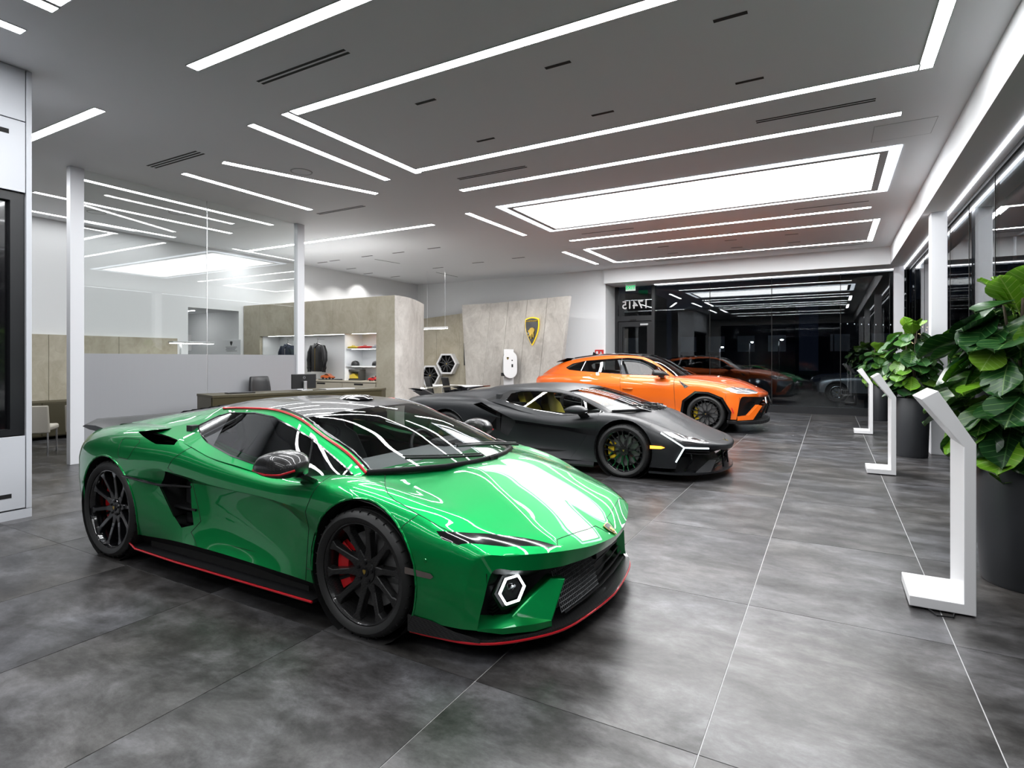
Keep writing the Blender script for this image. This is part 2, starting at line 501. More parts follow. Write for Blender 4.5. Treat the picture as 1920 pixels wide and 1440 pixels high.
vent(-5.08, 3.79, -3.86, 3.79, 2, 'double black air slot between the two nearest light lines')
vent(-8.70, 4.67, -7.50, 4.67, 3, 'triple black air slot beside the white partition post')
vent(-0.77, 7.31, 0.43, 7.31, 2, 'double black air slot near the right end of the large bright frame')
vent(-5.09, 7.35, -3.89, 7.35, 2, 'double black air slot left of the luminous ceiling panel')
vent(-8.70, 7.78, -7.49, 7.78, 2, 'double black air slot beside the second partition post')
for k, (x, y) in enumerate([(-0.72, 4.958), (-2.28, 4.96), (-3.87, 4.96), (-3.87, 6.20), (-2.28, 6.19), (-0.715, 6.19)]):
    lab = ['short black slot in the large bright frame, near right', 'short black slot in the large bright frame, near middle', 'short black slot in the large bright frame, near left',
           'short black slot in the large bright frame, far left', 'short black slot in the large bright frame, far middle', 'short black slot in the large bright frame, far right'][k]
    vent(x - 0.133, y, x + 0.133, y, 1, lab, 0.045)
for k, (x, y) in enumerate([(-12.95, 11.75), (-12.4, 11.7), (-11.1, 11.64), (-10.0, 11.65), (-8.8, 11.62), (-13.06, 13.0), (-13.3, 14.0), (-13.0, 15.0)]):
    v_ = vent(x - 0.2, y, x + 0.2, y, 1, ['short black slot behind the clothing display, leftmost of five in a row', 'short black slot behind the clothing display, second from left of five', 'short black slot behind the clothing display, middle of five in a row', 'short black slot behind the clothing display, second from right of five', 'short black slot behind the clothing display, rightmost of five in a row', 'nearest of three short black slots in the ceiling along the left wall', 'middle one of three short black slots in the ceiling along the left wall', 'farthest of three short black slots in the ceiling along the left wall'][k], 0.05)
    spot(v_, 110 if k < 5 else 60, 2.0)
vent(-11.25, 12.1, -11.1, 13.0, 1, 'thin slanted black slot above the display area')
for k, (x, y) in enumerate([(-10.6, 14.2), (-9.0, 14.0), (-7.6, 13.9)]):
    v_ = vent(x - 0.2, y, x + 0.2, y, 1, ['short black slot in front of the crest wall, left', 'short black slot in front of the crest wall, middle', 'short black slot in front of the crest wall, right'][k], 0.05)
    spot(v_, 120, 1.7, (math.radians(28), 0, 0))
vent(-11.2, 14.9, -11.18, 16.1, 1, 'thin black slot in the far left ceiling')
for k, (x, y, l) in enumerate([(-4.9, 11.95, 1.2), (-0.6, 11.95, 1.2), (-4.4, 16.35, 1.2), (-0.5, 16.35, 1.2)]):
    vent(x, y, x + l, y, 1, ['long thin black slot behind the luminous panel, left', 'long thin black slot behind the luminous panel, right', 'long thin black slot behind the far bright frame, left', 'long thin black slot behind the far bright frame, right'][k], 0.03)
for k, (x, y) in enumerate([(-3.8, 14.3), (-2.2, 14.3), (-0.9, 14.3), (-3.8, 15.3), (-2.2, 15.3), (-0.9, 15.3)]):
    vent(x, y, x + 0.27, y, 1, ['short black slot in the far bright frame, near left', 'short black slot in the far bright frame, near middle', 'short black slot in the far bright frame, near right', 'short black slot in the far bright frame, far left', 'short black slot in the far bright frame, far middle', 'short black slot in the far bright frame, far right'][k], 0.04)
# access hatch
t = thing('ceiling_hatch', 'flush square access hatch in the ceiling near the right soffit', 'hatch', (0.78, 8.45, CZ))
MB().box(-0.31, 0.31, -0.28, 0.28, -0.003, 0.0).build('panel', 'ceiling_paint', t)
jb = MB()
for a in ((-0.316, 0.316, -0.286, -0.28), (-0.316, 0.316, 0.28, 0.286), (-0.316, -0.31, -0.28, 0.28), (0.31, 0.316, -0.28, 0.28)):
    jb.box(*a, -0.0035, 0.0)
jb.build('joint', 'panel_frame', t)
for k, (x, y) in enumerate([(-6.95, 5.9), (-11.0, 6.4), (-12.3, 5.6)]):
    t = thing('ceiling_speaker', ['round flush ceiling speaker near the large bright frame', 'round flush ceiling speaker inside the partition, near the glass', 'round flush ceiling speaker inside the partition, near the wall'][k], 'speaker', (x, y, CZ), 0, 'flush ceiling speakers')
    MB().lathe([(0.0, -0.004), (0.14, -0.004), (0.14, 0)], 32).build('grille', 'ceiling_paint', t)
    MB().lathe([(0.14, 0), (0.14, -0.007), (0.155, -0.007), (0.16, 0)], 32).build('rim', 'panel_frame', t)

# ================================================================ glass partition
t = thing('glass_partition', 'floor to ceiling glass partition with frosted grey lower half', 'partition', (-9.725, 4.1, 0))
mat('post_white', (0.78, 0.79, 0.82), 0.3)
for y in (0.05, 4.10):
    MB().box(-0.055, 0.055, y - 0.09, y + 0.09, 0, CZ).build('post', 'post_white', t, bevel=0.004)
def frosted():
    m = mat('frosted_film', (0.42, 0.43, 0.45), 0.30)
    b = bsdf(m)
    tc = nd(m, 'ShaderNodeTexCoord')
    mp = nd(m, 'ShaderNodeMapping'); mp.inputs['Scale'].default_value = (60, 60, 1.2)
    lk(m, tc, 'Object', mp, 0)
    n = nd(m, 'ShaderNodeTexNoise', Scale=1.0, Detail=3.0)
    lk(m, mp, 0, n, 'Vector')
    r = ramp(m, [(0.3, (0.325, 0.33, 0.345)), (0.7, (0.33, 0.335, 0.35))])
    lk(m, n, 0, r, 0); lk(m, r, 0, b, 'Base Color')
frosted()
for a, b in ((0.14, 2.07), (2.085, 4.01)):
    MB().box(-0.006, 0.006, a, b, 1.63, CZ).build('clear_pane', 'clear_glass', t)
    MB().box(-0.007, 0.007, a, b, 0.02, 1.63).build('frosted_pane', 'frosted_film', t)
MB().box(-0.004, 0.004, 2.07, 2.085, 0.02, CZ).build('joint', 'alu', t)
# hinged glass leaf left of the first post is open: beige dado runs along the far wall
t = thing('wall_panelling', 'low beige hide panelling on the wall of the partitioned room', 'panelling', (X0, 4.0, 0))
for k in range(4):
    a = -1.2 + k * 1.29
    MB().box(0.0, 0.06, a + 0.004, a + 1.286, 0.0, 2.04).build('panel', 'hide_panel', t)
# ================================================================ white screen block at the left edge
t = thing('screen_block', 'tall white cabinet block with large dark screen at the left edge', 'cabinet', (-6.854, 2.556, 0))
mat('block_white', (0.60, 0.62, 0.66), 0.3)
MB().box(-0.9, -0.125, -4.2, -0.05, 0.09, CZ - 0.002).build('body', 'panel_frame', t)
MB().box(-0.9, 0.0, -0.045, 0.0, 0.09, CZ - 0.002).build('end_panel', 'block_white', t, bevel=0.003)
for (z0, z1) in ((3.865, CZ - 0.004), (3.17, 3.855), (0.10, 0.80)):
    for y0 in (-1.35, -2.65, -3.95):
        dp = MB().box(-0.02, 0.0, y0, y0 + 1.297, z0, z1).build('cabinet_door', 'block_white', t, bevel=0.002)
        if z0 == 3.17:
            MB().box(0.0, 0.002, y0 + 0.87, y0 + 1.17, 3.705, 3.75).build('grip_slot', 'black_slot', dp)
        if z0 == 0.10:
            MB().box(0.0, 0.002, y0 + 0.87, y0 + 1.19, 0.215, 0.255).build('grip_slot', 'black_slot', dp)
MB().box(-0.9, 0.0, -4.2, 0.0, 0.0, 0.085).build('plinth', 'block_white', t)
mat('screen_glass', (0.006, 0.006, 0.007), 0.12, coat=0.5)
MB().box(-0.10, -0.09, -3.95, -0.16, 0.87, 3.08).build('screen', 'screen_glass', t)
fr = MB().box(-0.12, -0.03, -0.16, -0.05, 0.81, 3.16).box(-0.12, -0.03, -4.0, -0.16, 3.08, 3.16).box(-0.12, -0.03, -4.0, -0.16, 0.81, 0.87)
fr.build('screen_frame', 'black_frame', t)
# ================================================================ car building tools
def crom(pts, n, sharp=()):
    # centripetal Catmull-Rom through pts, n samples per span; sharp = indices with a corner
    P = [Vector(p) for p in pts]
    m = len(P); out = []
    def tang(i, side):
        if i == 0: return None
        if i == m - 1: return None
        if i in sharp: return None
        return True
    T = [0.0]
    for i in range(1, m):
        T.append(T[-1] + max(1e-4, (P[i] - P[i - 1]).length) ** 0.6)
    def deriv(i):
        a, b = T[i] - T[i - 1], T[i + 1] - T[i]
        return ((P[i] - P[i - 1]) / a * b + (P[i + 1] - P[i]) / b * a) / (a + b)
    for i in range(m - 1):
        h = T[i + 1] - T[i]; ch = (P[i + 1] - P[i]) / h
        d0 = deriv(i) if tang(i, 1) else None
        d1 = deriv(i + 1) if tang(i + 1, 0) else None
        if d0 is None and d1 is None: d0 = d1 = ch
        elif d0 is None: d0 = ch * 1.5 - d1 * 0.5
        elif d1 is None: d1 = ch * 1.5 - d0 * 0.5
        k = n[i] if isinstance(n, (list, tuple)) else n
        for q in range(k):
            t = q / k
            a = 2 * t ** 3 - 3 * t ** 2 + 1; b = t ** 3 - 2 * t ** 2 + t; c = -2 * t ** 3 + 3 * t ** 2; d = t ** 3 - t ** 2
            out.append(P[i] * a + d0 * (b * h) + P[i + 1] * c + d1 * (d * h))
    out.append(P[-1])
    return out
class Shell:
    """Half of a car skin (y >= 0) lofted through stations; panels are cut from it."""
    def __init__(s, stations, nu=6, nv=5, sharp_r=(), sharp_s=(), reg=0):
        nr = len(stations[0])
        rails = [crom([st[r] for st in stations], nu, sharp_s) for r in range(nr)]
        rows = [crom([rails[r][k] for r in range(nr)], nv, sharp_r) for k in range(len(rails[0]))]
        s.rows = rows; s.nu = nu; s.nv = nv
        s.bm = bmesh.new()
        s.lay = s.bm.faces.layers.int.new('reg')
        vs = [[s.bm.verts.new(p) for p in row] for row in rows]
        for i in range(len(rows) - 1):
            for j in range(len(rows[0]) - 1):
                f = s.bm.faces.new((vs[i][j], vs[i][j + 1], vs[i + 1][j + 1], vs[i + 1][j]))
                f[s.lay] = reg((i + 0.5) / nu, (j + 0.5) / nv) if callable(reg) else reg
        bmesh.ops.remove_doubles(s.bm, verts=s.bm.verts, dist=1e-6)
        s.bm.normal_update()
        s.ids = {}
    def cut(s, poly, rid, proj='xz', cond=None, only=None):
        a, b = {'xz': (0, 2), 'xy': (0, 1), 'yz': (1, 2)}[proj]
        n = len(poly)
        x0 = min(p[0] for p in poly) - 0.02; x1 = max(p[0] for p in poly) + 0.02
        y0 = min(p[1] for p in poly) - 0.02; y1 = max(p[1] for p in poly) + 0.02
        def inbb(f, X0, X1, Y0, Y1):
            c = [v.co for v in f.verts]
            return (max(p[a] for p in c) >= X0 and min(p[a] for p in c) <= X1 and max(p[b] for p in c) >= Y0 and min(p[b] for p in c) <= Y1)
        cand = set(f for f in s.bm.faces if inbb(f, x0, x1, y0, y1) and (cond is None or cond(f.calc_center_median())) and (only is None or f[s.lay] in only))
        for i in range(n):
            p, q = poly[i], poly[(i + 1) % n]
            X0, X1 = min(p[0], q[0]) - 1e-3, max(p[0], q[0]) + 1e-3
            Y0, Y1 = min(p[1], q[1]) - 1e-3, max(p[1], q[1]) + 1e-3
            fs = [f for f in cand if f.is_valid and inbb(f, X0, X1, Y0, Y1)]
            if not fs: continue
            no = [0, 0, 0]; co = [0, 0, 0]
            no[a] = q[1] - p[1]; no[b] = -(q[0] - p[0]); co[a] = p[0]; co[b] = p[1]
            if abs(no[a]) + abs(no[b]) < 1e-9: continue
            g = list({e for f in fs for e in f.edges}) + list({v for f in fs for v in f.verts}) + fs
            r = bmesh.ops.bisect_plane(s.bm, geom=g, dist=1e-6, plane_co=co, plane_no=Vector(no).normalized())
            cand = {f for f in cand if f.is_valid}
            cand |= {e for e in r['geom'] if isinstance(e, bmesh.types.BMFace) and e.is_valid}
        for f in cand:
            if not f.is_valid: continue
            c = f.calc_center_median()
            if only is not None and f[s.lay] not in only: continue
            if inside(poly, c[a], c[b]): f[s.lay] = rid
        return s
    def part(s, rid):
        rid = rid if isinstance(rid, (tuple, list, set)) else (rid,)
        mb = MB(); idx = {}
        for f in s.bm.faces:
            if f[s.lay] in rid:
                k = []
                for v in f.verts:
                    if v.index not in idx or True:
                        key = v
                        if key not in idx:
                            idx[key] = len(mb.v); mb.v.append(tuple(v.co))
                        k.append(idx[key])
                mb.f.append(tuple(k))
        return mb
    def inner(s, rid, d=0.014):
        s.bm.normal_update()
        mb = MB(); idx = {}
        for f in s.bm.faces:
            if f[s.lay] in rid:
                k = []
                for v in f.verts:
                    if v not in idx:
                        n = v.normal.copy()
                        if n.dot(Vector((0, v.co.y, v.co.z - .3))) < 0: n = -n
                        idx[v] = len(mb.v); mb.v.append(tuple(v.co - n * d))
                    k.append(idx[v])
                mb.f.append(tuple(k))
        return mb
    def seam(s, ids, r=0.0025, skip=(), pairs=None):
        # dark joints between differing regions
        mb = MB()
        for e in s.bm.edges:
            if len(e.link_faces) != 2: continue
            a, b = e.link_faces[0][s.lay], e.link_faces[1][s.lay]
            if a == b: continue
            if pairs is not None:
                if (a, b) not in pairs and (b, a) not in pairs: continue
            elif not (a in ids or b in ids) or a in skip or b in skip: continue
            mb.tube([e.verts[0].co, e.verts[1].co], r, 4, cap=False)
        return mb
    def border(s, rid, other, r=0.006, test=None):
        mb = MB()
        for e in s.bm.edges:
            rg = [f[s.lay] for f in e.link_faces]
            if (len(rg) == 2 and rid in rg and other in rg):
                if test is None or test((e.verts[0].co + e.verts[1].co) / 2):
                    mb.tube([e.verts[0].co, e.verts[1].co], r, 6, cap=False)
        return mb
def inside(poly, x, y):
    c = False; n = len(poly); j = n - 1
    for i in range(n):
        (xi, yi), (xj, yj) = poly[i], poly[j]
        if (yi > y) != (yj > y) and x < (xj - xi) * (y - yi) / (yj - yi) + xi:
            c = not c
        j = i
    return c
def mirror(mb):
    m = MB()
    m.v = [(x, -y, z) for x, y, z in mb.v]; m.f = [tuple(reversed(f)) for f in mb.f]
    return m
def both(mb):
    m = MB(); m.add(mb.v, mb.f); k = mirror(mb); m.add(k.v, k.f)
    return m
def pair(name, mb, m, parent, smooth=40, label=None, bevel=0.0, fixn=True):
    a = mirror(mb).build(name, m, parent, smooth=smooth, bevel=bevel, fixn=fixn)
    b = mb.build(name, m, parent, smooth=smooth, bevel=bevel, fixn=fixn)
    if label: a['label'] = label; b['label'] = label
    return a, b
def ell(cx, cz, rx, rz, n=40, a0=0.0, a1=2 * PI):
    return [(cx + rx * math.cos(a0 + (a1 - a0) * k / n), cz + rz * math.sin(a0 + (a1 - a0) * k / n)) for k in range(n)]
def carbon_material():
    m = mat('carbon', (0.02, 0.02, 0.021), 0.35, coat=0.6, spec=0.3)
    b = bsdf(m)
    tc = nd(m, 'ShaderNodeTexCoord')
    mp = nd(m, 'ShaderNodeMapping'); mp.inputs['Rotation'].default_value = (0.78, 0.78, 0.78); mp.inputs['Scale'].default_value = (130, 130, 130)
    lk(m, tc, 'Object', mp, 0)
    ck = nd(m, 'ShaderNodeTexChecker', Scale=1.0)
    ck.inputs['Color1'].default_value = (0.008, 0.008, 0.009, 1); ck.inputs['Color2'].default_value = (0.024, 0.0235, 0.023, 1)
    lk(m, mp, 0, ck, 'Vector'); lk(m, ck, 0, b, 'Base Color')
carbon_material()
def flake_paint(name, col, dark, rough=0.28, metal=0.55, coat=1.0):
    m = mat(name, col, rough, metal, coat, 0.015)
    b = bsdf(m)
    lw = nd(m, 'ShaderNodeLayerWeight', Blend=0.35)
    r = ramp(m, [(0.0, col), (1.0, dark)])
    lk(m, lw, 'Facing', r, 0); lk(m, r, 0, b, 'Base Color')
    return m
mat('gloss_black', (0.006, 0.006, 0.007), 0.12, coat=1.0)
mat('satin_black', (0.010, 0.010, 0.011), 0.4, spec=0.3)
mat('void_black', (0.003, 0.003, 0.003), 0.8)
mat('tire_rubber', (0.014, 0.014, 0.014), 0.55)
mat('disc_metal', (0.28, 0.28, 0.28), 0.4, 0.6)
mat('gold', (0.75, 0.52, 0.12), 0.3, 1.0)
mat('red_line', (0.62, 0.01, 0.02), 0.35, coat=0.5)
mat('caliper_red', (0.60, 0.01, 0.015), 0.35, coat=0.5)
mat('caliper_yellow', (0.75, 0.52, 0.01), 0.35, coat=0.5)
mat('lamp_white', (0.9, 0.96, 1.0), 0.3, emit=4.0)
mat('chrome', (0.7, 0.7, 0.72), 0.15, 1.0)
mat('interior_dark', (0.022, 0.022, 0.024), 0.6)
mat('interior_grey', (0.13, 0.135, 0.14), 0.6)
mat('seam_dark', (0.002, 0.004, 0.003), 0.6)
glass('car_glass', (0.34, 0.36, 0.36), 1.6)
glass('car_glass_clear', (0.72, 0.75, 0.74), 1.45)
glass('lens', (0.5, 0.5, 0.52), 1.5)

def shield_outline(w, h, n=10):
    # crest outline: flat curved top, sides tapering to a point
    p = []
    for k in range(n + 1):
        t = k / n; p.append((-w / 2 + w * t, h / 2 - 0.06 * h + 0.06 * h * math.sin(PI * t)))
    for k in range(1, n + 1):
        t = k / n; p.append((w / 2 * (1 - t ** 2.2) * (1 + 0.10 * math.sin(PI * t)), h / 2 - 0.06 * h - t * (0.94 * h)))
    for k in range(n - 1, 0, -1):
        t = k / n; p.append((-w / 2 * (1 - t ** 2.2) * (1 + 0.10 * math.sin(PI * t)), h / 2 - 0.06 * h - t * (0.94 * h)))
    return p
BULL = [(-0.05, -0.42), (0.02, -0.38), (0.03, -0.15), (0.10, -0.05), (0.12, -0.30), (0.20, -0.30), (0.19, 0.0), (0.27, 0.12), (0.26, 0.25), (0.12, 0.33),
        (-0.02, 0.32), (-0.12, 0.28), (-0.22, 0.16), (-0.30, 0.14), (-0.30, 0.07), (-0.20, 0.02), (-0.16, -0.08), (-0.24, -0.22), (-0.18, -0.26), (-0.09, -0.12), (-0.06, -0.25)]
def crest(name, w, h, parent, loc, rot, depth=0.004, letters=False):
    # golden edged black shield with a golden bull, built in its own xy plane
    a = MB().prism(shield_outline(w, h), 0, depth).build(name, 'gold', parent, loc=loc, rot=rot)
    MB().prism(shield_outline(w * 0.90, h * 0.92), depth, depth * 1.35).build('field', 'gloss_black', a)
    s = h * 0.55
    MB().prism([(x * s * 0.95, y * s - 0.05 * h) for x, y in BULL], depth * 1.35, depth * 2.2).build('bull', 'gold', a)
    if letters:
        text('lettering', 'LAMBORGHINI', w * 0.13, 'gold', a, depth * 0.3, loc=(0, h * 0.36, depth * 1.6))
    return a
def slope_rot(dx, dz):
    # crest lying on a surface that runs along (dx, dz) towards the windscreen
    l = math.hypot(dx, dz); dx /= l; dz /= l
    return Matrix(((0, dx, dz), (1, 0, 0), (0, dz, -dx))).to_euler()
def build_wheel(car, x, y, side, r, width, rimr, style, caliper, rim_m='gloss_black', spoke_m='gloss_black', n=10, hub_r=0.075):
    """side = -1: outer face looks to -y."""
    w = MB()
    # barrel (part root): lathe about the y axis, outer face at +width/2 in its own frame
    h = width / 2
    prof = [(rimr + 0.004, h - 0.004), (rimr + 0.006, h - 0.012), (rimr - 0.006, h - 0.010), (rimr - 0.016, h - 0.022), (rimr - 0.022, h - 0.06), (rimr - 0.03, -h + 0.03), (rimr + 0.004, -h + 0.005)]
    w.lathe(prof, 48, 'y')
    root = w.build('wheel', rim_m, car, smooth=50, loc=(x, y, r), rot=(0, 0, 0 if side > 0 else PI))
    t = MB()
    tp = [(rimr, h - 0.008), (rimr + 0.012, h + 0.004), (rimr + (r - rimr) * 0.5, h + 0.010), (r - 0.022, h + 0.002), (r - 0.007, h - 0.014), (r, h - 0.03)]
    for k in range(4):
        c = h - 0.05 - k * (width - 0.10) / 3.0
        tp += [(r, c + 0.006), (r - 0.008, c + 0.004), (r - 0.008, c - 0.004), (r, c - 0.006)]
    tp += [(r, -h + 0.03), (r - 0.01, -h + 0.01), (rimr + (r - rimr) * 0.5, -h - 0.008), (rimr, -h + 0.006)]
    t.lathe(tp, 64, 'y')
    t.build('tire', 'tire_rubber', root, smooth=35)
    # sipes on the shoulder
    sp = MB()
    for k in range(36):
        a = 2 * PI * k / 36
        b = MB().box(r - 0.020, r - 0.0006, h - 0.045, h - 0.008, -0.0025, 0.0025)
        b.xf(Matrix.Rotation(a, 4, 'Y')); sp.add(b.v, b.f)
    sp.build('tread_grooves', 'void_black', root)['kind'] = 'stuff'
    MB().lathe([(0.0, -0.02), (rimr - 0.07, -0.02), (rimr - 0.07, 0.008), (0.10, 0.008), (0.0, 0.008)], 40, 'y').build('brake_disc', 'disc_metal', root, smooth=40)
    MB().lathe([(0, -h + 0.02), (rimr - 0.03, -h + 0.02)], 32, 'y').build('inner_cover', 'void_black', root)
    if caliper:
        c = MB()
        a0, a1 = (PI - 0.62, PI + 0.62)
        if side < 0: a0, a1 = (-0.62, 0.62)
        c.lathe([(rimr - 0.135, 0.012), (rimr - 0.13, 0.045), (rimr - 0.05, 0.045), (rimr - 0.042, 0.012), (rimr - 0.135, 0.012)], 14, 'y', a0=a0, a1=a1)
        cc = c.build('caliper', caliper, root, smooth=40)
        for q in (-0.36, 0.36):
            g = (PI if side > 0 else 0) + q
            MB().lathe([(rimr - 0.136, 0.047), (rimr - 0.045, 0.047)], 2, 'y', a0=g - 0.05, a1=g + 0.05).build('caliper_gap', 'void_black', cc)
    yo = h - 0.022
    R1 = rimr - 0.010
    ang0 = 0.16
    if style == 'blade':
        for k in range(n):
            a = ang0 + 2 * PI * k / n
            s = MB()
            w0, w1 = 0.022, 0.019
            pts = [(hub_r * 0.8, yo - 0.035, 0.030), (hub_r + 0.05, yo - 0.03, w0 * 0.8), (R1 - 0.04, yo - 0.006, w1 * 0.8), (R1, yo, 0.034)]
            vs = []
            for (rr, yy, ww) in pts:
                vs += [(rr, yy, -ww), (rr, yy, ww), (rr, yy - 0.045, ww + 0.006), (rr, yy - 0.045, -ww - 0.006)]
            fs = []
            for q in range(3):
                for e in range(4):
                    fs.append((q * 4 + e, q * 4 + (e + 1) % 4, q * 4 + 4 + (e + 1) % 4, q * 4 + 4 + e))
            fs += [(3, 2, 1, 0), (12, 13, 14, 15)]
            s.add(vs, fs); s.xf(Matrix.Rotation(a, 4, 'Y'))
            s.build('spoke', spoke_m, root, bevel=0.004, bevel_n=1)
    else:
        for k in range(n):
            a = ang0 + 2 * PI * k / n
            s = MB()
            def seg(p, q, wa, wb):
                d = Vector((q[0] - p[0], 0, q[2] - p[2])).normalized(); u = Vector((-d.z, 0, d.x))
                vs = []
                for pt, ww in ((p, wa), (q, wb)):
                    P = Vector(pt)
                    vs += [P - u * ww, P + u * ww, P + u * (ww + 0.004) + Vector((0, -0.035, 0)), P - u * (ww + 0.004) + Vector((0, -0.035, 0))]
                s.add(vs, [(0, 1, 5, 4), (1, 2, 6, 5), (2, 3, 7, 6), (3, 0, 4, 7), (3, 2, 1, 0), (4, 5, 6, 7)])
            m_ = hub_r + (R1 - hub_r) * 0.42
            t2 = PI / n * 0.62
            seg((hub_r * 0.7, yo - 0.035, 0), (m_, yo - 0.02, 0), 0.014, 0.009)
            for sg in (-1, 1):
                mid = hub_r + (R1 - hub_r) * 0.72
                e1 = (mid * math.cos(t2), yo - 0.010, sg * mid * math.sin(t2))
                seg((m_ - 0.006, yo - 0.02, 0), e1, 0.008, 0.006)
                seg(e1, (R1 * math.cos(t2 * 0.9), yo - 0.002, sg * R1 * math.sin(t2 * 0.9)), 0.006, 0.007)
            s.xf(Matrix.Rotation(a, 4, 'Y'))
            s.build('spoke', spoke_m, root)
    hb = MB().lathe([(0, yo - 0.028), (hub_r - 0.01, yo - 0.028), (hub_r, yo - 0.045), (hub_r, yo - 0.09), (0.0, yo - 0.09)], 30, 'y').build('hub', spoke_m, root, smooth=40)
    for k in range(5):
        a = 2 * PI * k / 5 + 0.4
        MB().lathe([(0, yo - 0.02), (0.009, yo - 0.02), (0.012, yo - 0.03)], 10, 'y', c=(0.052 * math.cos(a), 0, 0.052 * math.sin(a))).build('wheel_nut', 'satin_black', root)
    MB().lathe([(0, yo - 0.022), (0.026, yo - 0.022), (0.028, yo - 0.03)], 24, 'y').build('centre_cap', 'satin_black', root, smooth=40)
    MB().prism([(-px, pz) for px, pz in shield_outline(0.022, 0.028, 5)], yo - 0.022, yo - 0.020, 'y').build('centre_crest', 'gold', root)
    return root
def arch_liner(car, x, cz, rx, y0, y1):
    m = MB().lathe([(rx, y0), (rx, y1)], 32, 'y', c=(x, 0, cz))
    m.lathe([(0.0, y0), (rx, y0)], 32, 'y', c=(x, 0, cz))
    pair('wheel_well', m, 'void_black', car, smooth=60, fixn=False)
def seat(car, x, y, z, m, m2=None, lean=0.35):
    # bucket seat: cushion, backrest with wings and head rest
    s = MB()
    prof = [(0.26, 0.0), (0.26, 0.12), (0.0, 0.16), (-0.20, 0.14), (-0.24, 0.0)]
    s.prism([(px + x, pz + z) for px, pz in prof], y - 0.25, y + 0.25, 'y')
    root = s.build('seat', m, car, bevel=0.03, smooth=50)
    b = MB()
    st = []
    for (h, wd, dp) in ((0.05, 0.25, 0.09), (0.30, 0.27, 0.11), (0.52, 0.24, 0.10), (0.60, 0.15, 0.08), (0.68, 0.14, 0.09), (0.80, 0.12, 0.07)):
        ox = x - 0.20 - h * math.sin(lean); oz = z + 0.08 + h * math.cos(lean)
        st.append([(ox + dp * 0.7, y - wd, oz), (ox + dp * 0.2, y - wd * 0.55, oz), (ox + dp * 0.15, y, oz), (ox + dp * 0.2, y + wd * 0.55, oz), (ox + dp * 0.7, y + wd, oz), (ox - dp, y + wd * 0.8, oz), (ox - dp, y - wd * 0.8, oz)])
    n = 7
    vs = [p for r in st for p in r]
    fs = [(i * n + k, i * n + (k + 1) % n, (i + 1) * n + (k + 1) % n, (i + 1) * n + k) for i in range(len(st) - 1) for k in range(n)]
    fs += [tuple(range(n)), tuple(range(5 * n, 6 * n))]
    b.add(vs, fs).build('backrest', m2 or m, root, bevel=0.02, smooth=50)
    return root
def steering(car, x, y, z, r=0.17, tilt=0.42):
    pts = []
    for k in range(28):
        a = 2 * PI * k / 28
        pts.append((x + r * math.cos(a) * math.sin(tilt) * -1, y + r * math.sin(a), z + r * math.cos(a) * math.cos(tilt)))
    o = MB().tube(pts, 0.016, 8, closed=True).build('steering_wheel', 'satin_black', car, smooth=180)
    s = MB().tube([(x, y - r, z), (x + 0.02, y, z), (x, y + r, z)], 0.013, 6).tube([(x + 0.02, y, z), (x + r * math.sin(tilt), y, z - r * math.cos(tilt))], 0.014, 6)
    s.tube([(x + 0.02, y, z), (x + 0.2, y, z - 0.1)], 0.03, 8)
    s.build('steering_spokes', 'satin_black', o, smooth=60)

def dash(car, xf, xb, z0, zf, zt, m, hw=.70):
    # dashboard following the curve of the windscreen base: xf(y) = front edge
    rows = []
    for k in range(11):
        y = -hw + 2 * hw * k / 10
        f = xf(abs(y))
        rows.append([(f, y, z0), (f, y, zf), ((f + xb) / 2 + .05, y, zt), (xb + .06, y, zt - .005), (xb, y, zt - .07), (xb - .03, y, z0)])
    n = 6
    mb = MB().grid(rows)
    mb.f += [tuple(range(n)), tuple(range(10 * n, 11 * n))]
    return mb.build('dashboard', m, car, smooth=40)
